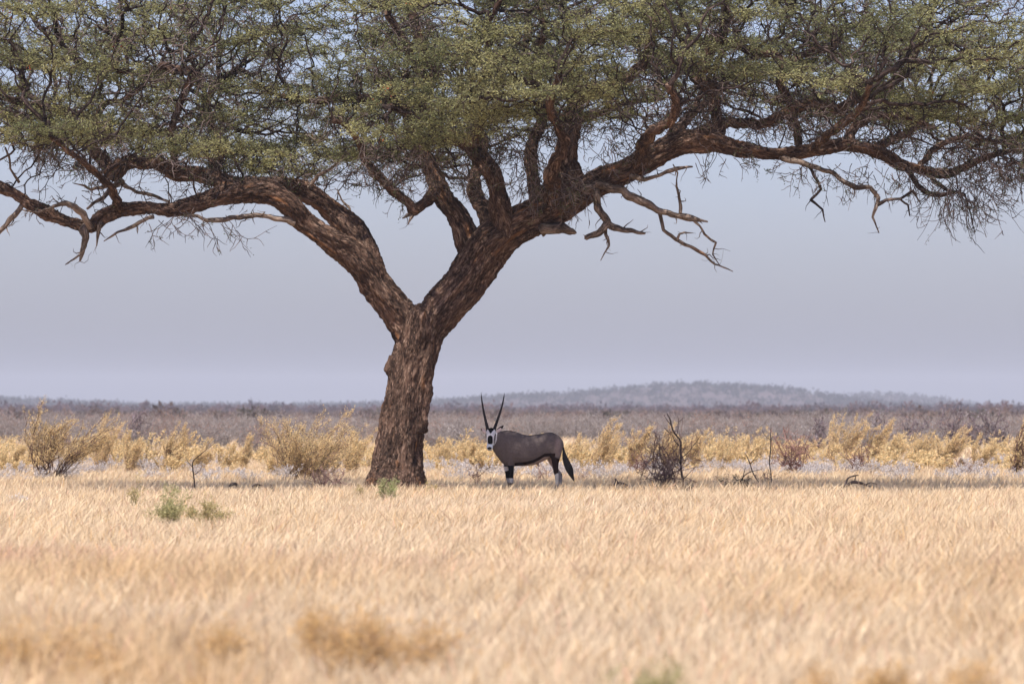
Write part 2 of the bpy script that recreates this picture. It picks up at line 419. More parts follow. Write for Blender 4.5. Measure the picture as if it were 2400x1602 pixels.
LIMBS = [limb(p) for p in [
    [(893, 668, 20, -.1), (872, 622, 26, 0), (856, 580, 28, .15), (835, 543, 28, .3), (799, 510, 26, .4), (763, 482, 23, .4), (728, 460, 21, .3), (689, 441, 20, .1), (646, 431, 19, -.2), (610, 432, 18, -.5), (568, 434, 17, -.3), (516, 424, 17, 0), (465, 409, 18, .2), (413, 408, 18, .4), (379, 386, 13, .6), (344, 382, 13, .8), (293, 380, 16, 1), (264, 408, 16, 1.2), (240, 375, 13, 1.3), (213, 341, 11, 1.3), (222, 300, 11, 1.4), (222, 282, 9, 1.4), (180, 268, 8, 1.2), (130, 255, 7, 1), (80, 250, 7, .8), (34, 238, 6, .6), (-30, 215, 5, .5)],
    [(222, 285, 9, 1.4), (245, 245, 8, 1.2), (285, 235, 6, 1), (330, 205, 5, .6)],
    [(413, 405, 12, .4), (408, 362, 9, .2), (402, 300, 8, 0), (428, 232, 9, -.2), (451, 172, 10, -.4), (415, 162, 11, -.5), (379, 155, 11, -.5), (340, 172, 8, -.5), (270, 165, 6, -.6), (200, 150, 5, -.8)],
    [(1110, 620, 30, .2), (1098, 560, 29, .2), (1072, 508, 24, .3), (1039, 462, 21, .4), (1021, 418, 19, .5), (1000, 380, 17, .6), (970, 330, 14, .8), (958, 275, 12, 1), (930, 240, 11, 1.1), (903, 227, 12, 1.1), (850, 232, 11, 1), (800, 227, 10, .8), (730, 235, 8, .5), (660, 225, 6, .3)],
    [(1025, 445, 14, .4), (1008, 468, 13, .2), (986, 484, 12, 0), (966, 496, 13, -.1), (956, 480, 11, -.1), (932, 455, 11, -.2), (906, 429, 11, -.4), (881, 405, 11, -.5), (857, 380, 9, -.6), (845, 345, 8, -.7), (822, 305, 7, -.9), (780, 280, 6, -1.2)],
    [(970, 335, 12, .8), (985, 270, 12, .9), (1002, 210, 12, 1), (1016, 160, 13, 1.1), (990, 105, 13, 1.1), (973, 55, 11, 1.1), (965, 0, 9, 1.1), (940, -70, 7, 1.1)],
    [(1006, 200, 9, 1), (965, 140, 10, .6), (950, 105, 10, .4), (930, 68, 9, .3), (912, 34, 8, .2), (890, -30, 7, .1)],
    [(1190, 540, 30, -.3), (1172, 490, 24, -.4), (1166, 455, 21, -.4), (1155, 412, 20, -.4), (1126, 370, 18, -.3), (1092, 336, 15, 0), (1045, 316, 13, -.4), (1010, 290, 11, -.9), (960, 262, 9, -1.5), (900, 250, 7, -2)],
    [(1105, 340, 11, -.2), (1130, 280, 10, -.8), (1120, 220, 9, -1.4), (1150, 150, 8, -1.9), (1140, 80, 7, -2.2), (1170, 0, 6, -2.5)],
    [(1266, 490, 26, 0), (1252, 430, 15, .3), (1246, 375, 14, .4), (1251, 330, 13, .5), (1264, 290, 11, .6), (1272, 240, 11, .7), (1255, 195, 9, 1), (1230, 140, 8, 1.4), (1240, 60, 7, 1.8)],
    [(1352, 480, 34, .1), (1338, 420, 27, .3), (1328, 380, 24, .4), (1335, 325, 21, .5), (1346, 265, 20, .6), (1350, 235, 18, .6), (1337, 205, 15, .6), (1322, 172, 13, .5), (1300, 152, 12, .4), (1272, 148, 11, .3), (1262, 115, 9, .2), (1276, 70, 8, .1), (1260, 0, 7, 0)],
    [(1348, 245, 15, .6), (1385, 209, 13, .3), (1420, 205, 13, 0), (1465, 188, 13, -.2), (1499, 158, 13, -.3), (1522, 114, 11, -.4), (1530, 70, 9, -.5), (1548, 10, 7, -.5)],
    [(1348, 285, 10, .6), (1390, 268, 8, .9), (1430, 255, 7, 1.1), (1480, 240, 6, 1.4), (1540, 235, 5, 1.6)],
    [(1670, 325, 18, -.6), (1684, 289, 14, -.4), (1676, 250, 15, -.3), (1664, 213, 17, -.3), (1643, 174, 16, -.4), (1660, 138, 15, -.5), (1668, 108, 15, -.5), (1690, 92, 13, -.5), (1738, 110, 10, -.4), (1772, 122, 10, -.2), (1807, 124, 11, -.1), (1836, 146, 11, -.1), (1826, 172, 11, -.2), (1832, 207, 11, -.3), (1856, 246, 11, -.3), (1864, 290, 10, -.2), (1872, 340, 9, -.2)],
    [(1688, 94, 12, -.5), (1697, 62, 9, -.3), (1705, 10, 7, -.2)],
    [(1838, 150, 8, -.1), (1900, 122, 8, .3), (1950, 112, 8, .5), (1962, 80, 6, .8), (2020, 50, 5, 1)],
    [(1620, 325, 18, .2), (1665, 300, 15, .6), (1703, 286, 12, .9), (1755, 292, 12, 1.1), (1793, 289, 12, 1.2), (1841, 265, 12, 1.2), (1880, 245, 13, 1.1), (1915, 241, 13, 1), (1958, 255, 13, .9), (2013, 226, 12, .8), (2050, 218, 11, .7), (2082, 203, 12, .6), (2110, 180, 8, .5), (2150, 120, 7, .3), (2180, 60, 6, .2)],
    [(1992, 330, 12, -.1), (1998, 305, 11, 0), (2022, 285, 10, 0), (2060, 270, 9, .1), (2130, 275, 7, .1), (2190, 300, 6, .2)],
    [(2150, 398, 8, 0), (2190, 350, 7, .5), (2250, 325, 6, 1), (2330, 330, 5, 1.3)],
    [(536, 440, 14, -1), (500, 395, 11, .6), (520, 330, 10, 2.2), (480, 270, 8, 3.6), (500, 200, 7, 4.6)],
    [(1300, 470, 22, -.5), (1290, 400, 16, -1.8), (1320, 330, 13, -2.5), (1290, 250, 10, -3.2), (1310, 180, 8, -3.8)],
    [(1130, 590, 26, .6), (1140, 510, 20, 1.8), (1110, 430, 16, 3), (1130, 330, 12, 4.2), (1090, 230, 9, 5.4)],
    [(1500, 385, 18, -.9), (1520, 320, 13, -2.2), (1580, 270, 11, -3.0), (1570, 200, 8, -3.8)],
    [(1560, 355, 18, 0), (1590, 300, 13, 1.8), (1640, 250, 10, 3.4), (1700, 200, 8, 4.8)],
    [(1900, 350, 11, -.5), (1950, 310, 9, -1.8), (2010, 260, 8, -3), (2040, 200, 6, -4)],
    [(2040, 350, 10, .2), (2110, 320, 8, 1.8), (2170, 270, 7, 3)],
    [(281, 488, 11, -1), (250, 430, 9, -2), (180, 370, 7, -3), (120, 320, 6, -3.8)],
]]
DEAD = [limb(p) for p in [
    [(1366, 446, 14, -.8), (1400, 434, 13, -.95), (1430, 438, 11, -1), (1460, 449, 10, -1), (1501, 469, 10, -1), (1543, 492, 9, -1), (1584, 504, 8, -1), (1620, 514, 8, -1), (1659, 520, 2, -1)],
    [(1543, 490, 7, -1), (1548, 508, 6, -1), (1556, 540, 5, -1), (1584, 562, 5, -.9), (1617, 578, 4, -.8), (1653, 599, 4, -.7), (1675, 618, 3, -.6), (1718, 636, 1, -.5)],
    [(1625, 514, 4, -1), (1640, 530, 3.2, -1), (1653, 549, 3, -.9), (1677, 568, 3, -.8), (1670, 596, 2, -.8), (1687, 620, 1, -.7)],
    [(1595, 500, 4.5, -1), (1592, 457, 3.5, -1), (1584, 437, 3, -1), (1588, 405, 2, -1), (1578, 385, 1, -1)],
    [(1586, 563, 3.5, -.9), (1592, 549, 3, -.9), (1604, 545, 3, -.9), (1624, 546, 1, -.9)],
    [(1393, 442, 10, -.9), (1398, 460, 9, -1), (1402, 480, 9, -1), (1412, 504, 10, -1.1), (1424, 520, 11, -1.1), (1414, 537, 9, -1.1), (1396, 548, 8, -1.1), (1374, 558, 7, -1.1)],
    [(1424, 522, 9, -1.1), (1440, 534, 9, -1.1), (1473, 540, 7, -1.1), (1512, 546, 2.5, -1.1)],
    [(1418, 538, 5, -1.1), (1424, 560, 4, -1.1), (1426, 576, 3, -1.1), (1418, 590, 2.5, -1.1), (1408, 610, 1, -1.1)],
    [(1266, 540, 17, -.5), (1290, 537, 14, -.6), (1316, 534, 12, -.6), (1336, 539, 9, -.6), (1350, 546, 5, -.6)],
    [(1480, 412, 8, -.9), (1509, 421, 5, -1.1), (1543, 411, 5, -1.2), (1584, 395, 5, -1.3), (1623, 391, 2, -1.4)],
    [(210, 520, 13, -.9), (200, 540, 12, -.95), (199, 559, 10, -.95), (194, 589, 7, -1), (187, 612, 2, -1)],
    [(194, 592, 3, -1), (175, 606, 2.4, -1), (153, 620, 1, -1)],
    [(236, 522, 7, -1), (231, 545, 4.5, -1), (226, 576, 1.5, -1)],
    [(214, 534, 11, -1), (195, 500, 9, -1.15), (176, 482, 8, -1.2), (156, 476, 7, -1.2), (128, 483, 4, -1.2), (90, 497, 3, -1.2), (52, 492, 1.5, -1.2)],
    [(360, 508, 6, -1.1), (335, 520, 5, -1.2), (304, 533, 4, -1.2), (270, 548, 3, -1.3), (243, 565, 1.5, -1.3)],
    [(52, 480, 7, -.8), (30, 506, 7, -.9), (14, 528, 6, -.9), (-10, 552, 4, -.9)],
    [(285, 424, 9, -.2), (262, 440, 7, -.5), (235, 466, 5, -.8), (205, 488, 3, -1)],
    [(285, 430, 6, .2), (318, 449, 5, 0), (357, 457, 4, -.2), (398, 474, 3, -.4)],
    [(262, 412, 5, 1), (246, 438, 5, .8), (215, 444, 3.5, .7), (198, 434, 3, .6), (173, 430, 1.2, .6)],
    [(690, 520, 12, -.8), (660, 512, 8, -.9), (620, 504, 6.5, -1), (580, 507, 7, -1.1), (536, 513, 6.5, -1.2), (485, 518, 6, -1.3), (462, 504, 5, -1.3), (430, 506, 3, -1.3)],
    [(822, 506, 3.5, .4), (818, 488, 3, .4), (800, 468, 2.6, .4), (792, 446, 1.5, .4)],
    [(718, 444, 5, .2), (743, 413, 4.5, 0), (779, 393, 4, -.2), (796, 376, 3, -.3), (815, 355, 2.5, -.4)],
    [(968, 496, 6, -.1), (962, 510, 4, -.2), (955, 526, 1.5, -.2)],
    [(966, 500, 5, -.1), (952, 508, 3, -.1), (943, 512, 1.2, -.1)],
    [(45, 428, 4, -.8), (24, 395, 3.5, -.9), (22, 365, 3, -1), (12, 345, 2, -1)],
    [(1834, 368, 9, -.5), (1893, 388, 7, -.7), (1944, 403, 6, -.9), (1980, 428, 6, -1), (2006, 438, 6, -1), (2040, 440, 6, -1), (2058, 462, 5.5, -1), (2054, 484, 5, -1), (2046, 510, 3.5, -1), (2060, 545, 1.5, -1)],
    [(2056, 480, 5, -1), (2075, 469, 4, -1), (2110, 465, 4, -1.1), (2141, 447, 3.5, -1.1), (2158, 480, 1.5, -1.1)],
    [(2108, 466, 3, -1.1), (2128, 480, 2.5, -1.1), (2132, 505, 1.5, -1.1)],
    [(1893, 386, 4, -.7), (1925, 442, 3.5, -.8), (1900, 470, 3, -.9), (1928, 490, 2.5, -.9), (1934, 520, 1.2, -.9)],
    [(2125, 392, 9, 0), (2142, 420, 7.5, -.2), (2165, 446, 7, -.4), (2206, 458, 6, -.6), (2250, 448, 3, -.7)],
    [(2180, 404, 6, 0), (2192, 425, 5, -.2), (2215, 442, 5, -.4), (2262, 456, 3, -.5), (2275, 500, 2, -.6), (2284, 545, 1, -.6)],
]]
tree = empty('acacia_tree', tuple(W(931, 1152, TD)), label='huge flat-topped acacia with a leaning forked trunk and dense olive green crown', cat='tree')

def frames_for(pl):
    T, A, B = frames(pl[:, :3]); v = np.concatenate([[0], np.cumsum(np.linalg.norm(np.diff(pl[:, :3], axis=0), axis=1))])
    return T, A, B, v

def remesh_union(tubes_, voxel, name, smooth_it=2):
    v, f, b = merge_tubes(tubes_)
    o = mesh('tmp', v, f)
    m = o.modifiers.new('r', 'REMESH'); m.mode = 'VOXEL'; m.voxel_size = voxel
    if smooth_it:
        s = o.modifiers.new('s', 'SMOOTH'); s.factor = .5; s.iterations = smooth_it
    dg = bpy.context.evaluated_depsgraph_get()
    me = bpy.data.meshes.new_from_object(o.evaluated_get(dg))
    n = len(me.vertices); co = np.empty(n * 3, np.float32); me.vertices.foreach_get('co', co)
    fl = np.empty(len(me.loops), np.int32); me.loops.foreach_get('vertex_index', fl)
    lt = np.empty(len(me.polygons), np.int32); me.polygons.foreach_get('loop_total', lt)
    assert (lt == 4).all()
    no = np.empty(n * 3, np.float32); me.vertices.foreach_get('normal', no)
    bpy.data.objects.remove(o)
    return co.reshape(-1, 3).astype(float), fl.reshape(-1, 4), no.reshape(-1, 3).astype(float)

# trunk with its two great limbs: one continuous surface
cut = 16
roots = [limb([(905, 1100, 30, -.15), (885, 1135, 30, -.3), (868, 1160, 22, -.5)]), limb([(925, 1090, 34, -.3), (920, 1135, 36, -.45), (915, 1165, 34, -.65)]),
         limb([(955, 1080, 24, -.2), (964, 1130, 24, -.35), (970, 1165, 20, -.5)]), limb([(962, 1080, 24, .1), (974, 1125, 22, .2), (984, 1160, 16, .3)]),
         limb([(950, 960, 22, -.32), (946, 1030, 20, -.38), (948, 1110, 22, -.42), (952, 1160, 24, -.5)]), limb([(922, 880, 15, -.1), (918, 865, 17, -.12), (925, 835, 14, -.1)]),
         limb([(998, 900, 14, 0), (1000, 920, 17, 0), (994, 945, 12, 0)]), limb([(995, 760, 32, -.2), (1010, 800, 22, -.22), (1000, 850, 18, -.25), (990, 930, 16, -.25), (985, 1010, 16, -.2)])]
tl = [tube(TRUNK, 20, .08, .05), tube(TR_L, 18, .08, .05, 3.1), tube(TR_R, 18, .08, .05, 7.7)] + [tube(LIMBS[i], 14, .08, .05, i) for i in (0, 3, 7, 9, 10)] + [tube(r, 12, .08, .05, 2) for r in roots]
co, fq, no = remesh_union(tl, 0.02, 'trunk', 2)
skel = [resample(p, .12) for p in [TRUNK, TR_L, TR_R] + [LIMBS[i] for i in (0, 3, 7, 9, 10)]]
best = np.full(len(co), 1e9); bk = np.zeros((len(co), 3))
for si, pl in enumerate(skel):
    T, A, B, v = frames_for(pl)
    for s in range(0, len(co), 20000):
        c = co[s:s + 20000]
        d = np.linalg.norm(c[:, None] - pl[None, :, :3], axis=2) / (pl[None, :, 3] + .03)
        k = d.argmin(1); dm = d[np.arange(len(c)), k]
        r = c - pl[k, :3]
        b = np.stack([(r * A[k]).sum(1), (r * B[k]).sum(1), .24 * (v[k] + (r * T[k]).sum(1))], -1) + si * 3.7
        upd = dm < best[s:s + 20000]
        idx = np.arange(s, s + len(c))[upd]
        best[idx] = dm[upd]; bk[idx] = b[upd]
disp = np.empty(len(co))
for i in range(len(co)):
    b = Vector(bk[i])
    n1 = mnoise.noise(b * 7); n2 = mnoise.noise(b * 19); n3 = mnoise.noise(b * 42)
    disp[i] = .06 * n1 + .05 * (.32 - abs(n2)) + .022 * n3 + .05 * max(0, mnoise.noise(Vector(co[i]) * 1.9) - .25)
co = co + no * disp[:, None]
mesh('trunk', co, fq, M_bark, tree, smooth=True, bark=bk)
for i, p in enumerate(LIMBS):
    if i in (0, 3, 7, 9, 10): continue
    v, f, b = merge_tubes([tube(p, 14, .035, .30, i * 1.7, .55)])
    mesh('limb', v, f, M_bark, tree, smooth=True, bark=b)
for i, p in enumerate(DEAD):
    p = p.copy(); p[:, 3] *= .92
    tl = [tube(p, 8, .035, .38, i * 2.3, .55, True)]
    q = resample(p, .1, True); rs = random.Random(i)
    for k in range(3 + len(q) // 4):
        j = rs.randint(len(q) // 5, len(q) - 1); c = q[j, :3].copy(); r = min(q[j, 3] * .45, .016)
        d = Vector((rs.uniform(-1, 1), rs.uniform(-.7, .7), rs.uniform(-1, .6))).normalized(); L = rs.uniform(.06, .38); tw_ = [[*c, r]]
        for s in range(4):
            d = (d + Vector((rs.gauss(0, .45), rs.gauss(0, .3), rs.gauss(0, .45)))).normalized(); c = c + np.array(d) * L / 4
            tw_.append([*c, max(.0025, r * (1 - .2 * (s + 1)))])
        tl.append(tube(np.array(tw_), 4, .06, .1, i + k, 0, True))
    v, f, b = merge_tubes(tl)
    mesh('dead_branch', v, f, M_dead if i < 26 else M_twigbark, tree, smooth=True, bark=b)

# crown: foliage pads, branches grown towards them
UX = [-250, 0, 80, 150, 250, 330, 440, 560, 650, 720, 800, 880, 950, 1000, 1100, 1200, 1300, 1400, 1500, 1600, 1700, 1800, 1900, 2000, 2100, 2200, 2300, 2400, 2650]
UY = [240, 270, 320, 345, 335, 335, 365, 350, 400, 372, 372, 385, 385, 365, 320, 290, 270, 262, 240, 210, 250, 262, 272, 300, 300, 330, 350, 372, 380]
def under(px): return np.interp(px, UX, UY)
pads = []
tries = 0
while len(pads) < 370 and tries < 120000:
    tries += 1
    x = rng.uniform(-170, 2560); d = rng.uniform(-4.2, 7.0)
    if 250 < x < 860 and d < (-1.1 if x > 600 else -2.6): continue
    ex = (x - 1190) / 1420.0
    if ex ** 2 + (d / 7.8) ** 2 > 1: continue
    toppy = -170 + 330 * (ex ** 2) + 2.0 * d * d
    botpy = under(x) - 3 * abs(d) + (-28 if x > 1500 else 10)
    if botpy < toppy + 10: continue
    u = rng.random()
    y = botpy + (toppy - botpy) * (u ** 1.25)
    y = min(y, botpy - 12)
    if x < 70 and y < 45: continue
    if x > 2320 and y < 95: continue
    if x > 2250 and y < 20: continue
    c = W(x, y, TD); c[1] = TD + d; 
    r = rng.uniform(.4, 1.15); hz_ = rng.uniform(.06, .11)
    ok = True
    for q in pads:
        dd = (c - q[0]); 
        if (dd[0] ** 2 + dd[1] ** 2) / (.8 * (r + q[1])) ** 2 + dd[2] ** 2 / (2.2 * (hz_ + q[2])) ** 2 < .75: ok = False; break
    if ok: pads.append((c, r, hz_))
for k in range(34):      # extra pads added to the crown's dense middle to shade the oryx
    x = rng.uniform(930, 1420); d = rng.uniform(-4.9, -1.0); y = rng.uniform(60, under(x) - 20)
    c = W(x, y, TD); c[1] = TD + d; pads.append((c, rng.uniform(.5, .95), rng.uniform(.08, .13)))
print('pads', len(pads))
att = []
for c, r, h in pads:
    n = int(42 * r * r) + 8
    u = norm(rng.normal(size=(n, 3))) * rng.random((n, 1)) ** .45
    att.append(c + u * [r, r, h] + [0, 0, 0])
# bare woody attractors under the foliage
n = 8000
x = rng.uniform(-140, 2500, n); d = rng.uniform(-3.6, 4.5, n); up = under(x)
yy = up + 50 - rng.random(n) ** 1.3 * 520
kp = ~((x > 540) & (x < 870) & (d < -.9)); x, d, yy = x[kp], d[kp], yy[kp]
bare = np.stack([(x - 1200) * TD / FPX, TD + d, H + (HZ - yy) * TD / FPX], -1)
att = np.vstack(att + [bare])
nodes, nr, npar = [], [], []
for p in [TR_L, TR_R] + LIMBS:
    q = resample(p, .15)
    start = int(len(q) * .18)
    for k in range(start, len(q)):
        nodes.append(q[k, :3]); nr.append(q[k, 3]); npar.append(-1)
n0 = len(nodes)
nodes = np.array(nodes)
near_i = np.empty(len(att), int); near_d = np.empty(len(att))
for s in range(0, len(att), 2000):
    dd = np.linalg.norm(att[s:s + 2000, None] - nodes[None], axis=2)
    near_i[s:s + 2000] = dd.argmin(1); near_d[s:s + 2000] = dd.min(1)
alive = near_d > .18
pts = [nodes]; allp = nodes; par = [-1] * n0
step = .15
for it in range(110):
    idx = np.where(alive)[0]
    if len(idx) < 20: break
    src = near_i[idx]
    wgt = 1.0 / (near_d[idx] + .1)
    dirs = norm(att[idx] - allp[src]) * wgt[:, None]
    us, inv = np.unique(src, return_inverse=True)
    acc = np.zeros((len(us), 3)); np.add.at(acc, inv, dirs)
    acc = norm(acc)
    acc = norm(acc + rng.normal(size=acc.shape) * .42 * [1, 1, .8])
    new = allp[us] + acc * step * rng.uniform(.7, 1.3, (len(us), 1))
    base = len(allp)
    allp = np.vstack([allp, new]); par.extend(us.tolist())
    dd = np.linalg.norm(att[idx][:, None] - new[None], axis=2)
    k = dd.argmin(1); dm = dd[np.arange(len(idx)), k]
    u = dm < near_d[idx]
    near_d[idx[u]] = dm[u]; near_i[idx[u]] = base + k[u]
    alive &= near_d > .19
par = np.array(par); NN = len(allp)
print('nodes', NN, 'left', alive.sum())
ex = 1.96; r0 = .007
acc = np.zeros(NN); kids = np.zeros(NN, int)
R = np.zeros(NN)
big = np.full(NN, -1); bigR = np.zeros(NN)
for i in range(NN - 1, n0 - 1, -1):
    R[i] = max(r0, acc[i] ** (1 / ex)) if kids[i] else r0
    p = par[i]; acc[p] += R[i] ** ex; kids[p] += 1
    if R[i] > bigR[p]: bigR[p] = R[i]; big[p] = i
for i in range(n0): R[i] = nr[i]
R[n0:] = np.minimum(R[n0:] * 1.05, .11)
# chains
tb = []
for i in range(n0, NN):
    p = par[i]
    if p >= n0 and big[p] == i: continue
    ch = [i]
    while big[ch[-1]] != -1: ch.append(big[ch[-1]])
    P = np.vstack([allp[p], allp[ch]])
    rr = np.concatenate([[min(R[i] * 1.35, R[p])], R[ch]])
    q = np.column_stack([P, rr])
    if len(q) > 2:
        tb.append(tube(q, 6 if rr[0] > .03 else 5 if rr[0] > .015 else 4, .09 if rr[0] > .02 else .14, .22, (i % 97) * .31))
    else: tb.append(tube(q, 4, .2, 0, 0))
v, f, b = merge_tubes(tb)
tag(mesh('branches', v, f, M_twigbark, tree, smooth=True, bark=b), kind='stuff')

# twigs and leaves
def pad_fill(P):
    m = np.full(len(P), 9.0)
    for c, r, h in pads:
        q = (P - c) / [r * 1.15, r * 1.15, h * 2.0]
        m = np.minimum(m, (q ** 2).sum(1))
    return m
thin = np.where((R < .016) & (np.arange(NN) >= n0))[0]
fill = pad_fill(allp[thin])
leafy = thin[fill < 1.3]; woody = thin[fill >= 1.3]
def zigzag(base, D, L, k=5, jit=.25, droop=0.0):
    n = len(base); P = np.empty((n, k, 3)); P[:, 0] = base; d = D.copy()
    for j in range(1, k):
        d = norm(d + rng.normal(size=(n, 3)) * jit + [0, 0, -droop])
        P[:, j] = P[:, j - 1] + d * (L / (k - 1))[:, None]
    return P
def outward(P):
    o = P - np.array([0, TD, 6.0]); o[:, 2] = 0
    return norm(o)
bs = np.repeat(leafy, 4)
D = norm(outward(allp[bs]) * .5 + rng.normal(size=(len(bs), 3)) * [.8, .8, .2] + [0, 0, .1])
tw = zigzag(allp[bs], D, rng.uniform(.14, .36, len(bs)), 5, .2)
bw = np.repeat(woody, 2)
D = norm(outward(allp[bw]) * .4 + rng.normal(size=(len(bw), 3)) * [.8, .8, .7] + [0, 0, -.1])
tw2 = zigzag(allp[bw], D, rng.uniform(.12, .5, len(bw)), 5, .38, .05)
# hanging bare twigs and pale thorny sprays below the limbs
hang = []
for (px, py, d, n, L, dx) in [(385, 505, -1.1, 9, .75, 0), (430, 508, -1.2, 6, .9, .2), (470, 510, -1.3, 8, 1.0, .35), (510, 515, -1.2, 6, 1.1, .5), (1050, 400, -.6, 22, 1.0, .2), (1250, 420, -.8, 40, .8, -.3), (1300, 440, -1, 40, .8, .3), (1340, 430, -1.2, 24, .9, .5),
        (1215, 350, -1, 30, .9, -.1), (1430, 330, -.8, 24, .8, .1), (1480, 380, -1, 18, .6, .2), (1660, 350, -.8, 5, .7, .1), (1700, 352, -.8, 5, .7, .0), (2240, 440, -.6, 30, 1.35, .25), (2210, 440, -.6, 20, 1.1, .0), (2285, 455, -.6, 22, 1.2, .4), (2150, 405, -.4, 26, .9, 0), (1880, 385, -.6, 16, .7, -.3), (1960, 400, -.6, 14, .7, 0), (2050, 395, -.5, 16, .8, .1), (2330, 400, -.3, 40, .9, .1), (2385, 390, 0, 30, .8, 0),
        (700, 400, .1, 22, .6, 0), (860, 360, -.6, 16, .7, 0), (930, 430, -.3, 12, .8, -.2), (910, 400, -.4, 24, .5, .0), (560, 420, -.6, 26, .6, .1), (480, 400, .0, 20, .6, .1), (140, 330, .6, 22, .9, -.4), (90, 350, .4, 16, .9, -.3), (200, 440, -.5, 10, .5, -.3), (110, 490, -.9, 8, .4, -.3), (2250, 370, -.3, 30, .9, .2), (1150, 330, -.8, 26, .8, 0), (1760, 370, -.6, 12, .5, .1)]:
    b0 = W(px, py, TD + d)
    base = b0 + rng.normal(size=(n, 3)) * [.22, .3, .12]
    D = norm(np.array([dx, 0, -.65]) + rng.normal(size=(n, 3)) * [.55, .4, .45])
    P = zigzag(base, D, rng.uniform(.35, 1.0, n) * L, 8, .2, .05)
    hang.append(P)
    kk = rng.integers(2, 7, (n, 3)); sb = P[np.arange(n)[:, None], kk].reshape(-1, 3)
    D2 = norm(np.repeat(D, 3, 0) + rng.normal(size=(n * 3, 3)) * .7)
    hang.append(zigzag(sb, D2, rng.uniform(.1, .35, n * 3) * L, 8, .22))
hang = np.concatenate(hang)
parts = [prisms(tw, np.linspace(.0055, .0028, 5)[None].repeat(len(tw), 0), 3),
         prisms(tw2, np.linspace(.009, .0035, 5)[None].repeat(len(tw2), 0), 3),
         prisms(hang, np.linspace(.009, .0034, 8)[None].repeat(len(hang), 0), 3)]
v, f = cat_mesh(parts)
n1_, n2_, n3_ = len(parts[0][0]), len(parts[1][0]), len(parts[2][0])
tc = np.concatenate([np.tile([.05, .036, .03], (n1_, 1)) * np.repeat(rng.uniform(.6, 1.5, (len(tw), 1)), 15, 0), np.tile([.065, .048, .042], (n2_, 1)) * np.repeat(rng.uniform(.4, 3.2, (len(tw2), 1)), 15, 0), np.tile([.12, .09, .08], (n3_, 1)) * np.repeat(rng.uniform(.4, 1.9, (len(hang), 1)), 24, 0)])
tag(mesh('twigs', v, f, M_stem, tree, cols=tc), kind='stuff')

def leafset(P, per, lo=.25, size=(.03, .055), wid=.30, spread=.035, dj=.7):
    n, k, _ = P.shape
    t = rng.uniform(lo, 1, (n, per)) * (k - 1); i = np.minimum(t.astype(int), k - 2); fr = (t - i)[..., None]
    ii = np.arange(n)[:, None]
    C = P[ii, i] * (1 - fr) + P[ii, i + 1] * fr
    T = norm(P[ii, i + 1] - P[ii, i])
    C = (C + rng.normal(size=C.shape) * spread).reshape(-1, 3); T = T.reshape(-1, 3)
    D = norm(T * .9 + rng.normal(size=T.shape) * dj)
    L = rng.uniform(*size, len(C))
    return C, D, L, L * wid
# every leafy twig carries short side sprigs
C, D, L, Wd = leafset(tw, 12, .1, (.03, .075), .17, .022, .42)
tone = np.clip(vnoise(C[:, 0], C[:, 1] + C[:, 2] * 3, .8, 21) * 1.3 - .35, 0, 1) * .6 + rng.random(len(C)) * .4
c1 = np.array([.10, .125, .062]); c2 = np.array([.64, .60, .30])
lc = c1 + (c2 - c1) * tone[:, None]
lc *= rng.uniform(.75, 1.25, (len(C), 1))
v, f = leaves(C, D, L, Wd)
lc4 = np.repeat(lc, 4, 0)
# sparse leaves on some of the lower sprays
C2, D2, L2, W2 = leafset(tw2[rng.random(len(tw2)) < .22], 7, .4, (.025, .05), .28, .03)
v2, f2 = leaves(C2, D2, L2, W2)
lcc = np.repeat(np.array([.13, .15, .07]) * rng.uniform(.7, 1.3, (len(C2), 1)), 4, 0)
C3, D3, L3, W3 = leafset(hang[rng.random(len(hang)) < .18], 14, .4, (.02, .04), .3, .025)
v3, f3 = leaves(C3, D3, L3, W3)
lc3 = np.repeat(np.array([.12, .14, .07]) * rng.uniform(.7, 1.3, (len(C3), 1)), 4, 0)
v, f = cat_mesh([(v, f), (v2, f2), (v3, f3)])
mesh('crown', v, f, M_leaf, tree, cols=np.vstack([lc4, lcc, lc3]))
print('leaves', len(v) // 4)
# rusty seed pods here and there
npod = 46
pc = tw[rng.integers(0, len(tw), npod)][:, -1]
C = np.repeat(pc, 7, 0) + rng.normal(size=(npod * 7, 3)) * [.06, .06, .05]
v, f = leaves(C, norm(rng.normal(size=C.shape) + [0, 0, -.8]), rng.uniform(.04, .09, len(C)), np.full(len(C), .014))
tag(mesh('seed_pods', v, f, M_leaf, tree, cols=np.repeat(np.array([.42, .13, .06]) * rng.uniform(.7, 1.3, (len(C), 1)), 4, 0)), kind='stuff')

# ================================================================== oryx
ZS = 627.0
OY = 100.8
OX0, _, OZ0 = 0, 0, 0
def Z2(zx, zy, y=0.0):
    """enlarged-photo column/row of the animal -> metres"""
    px = 1050 + zx / 5.2275; py = 880 + zy / 5.2275
    X = (px - 1200) * OY / FPX; Z = H + (HZ - py) * OY / FPX
    return np.array([X, OY + y, Z])
K = OY / FPX / 5.2275
def loft(secs, sides=20):
    """secs: (centre, a_vec, b_vec) ellipses"""
    th = np.arange(sides) * 2 * np.pi / sides
    V = np.concatenate([c + np.cos(th)[:, None] * a + np.sin(th)[:, None] * b for c, a, b in secs])
    n = len(secs)
    j = (np.arange(n - 1) * sides)[:, None]; s = np.arange(sides)[None]; s2 = (s + 1) % sides
    F = np.stack([j + s, j + s2, j + sides + s2, j + sides + s], -1).reshape(-1, 4)
    V = np.vstack([V, secs[0][0], secs[-1][0]])
    s = np.arange(sides); s2 = (s + 1) % sides
    C = np.vstack([np.stack([s2, s, np.full(sides, len(V) - 2)], -1), np.stack([(n - 1) * sides + s, (n - 1) * sides + s2, np.full(sides, len(V) - 1)], -1)])
    return V, F, C, np.zeros((len(V), 3))
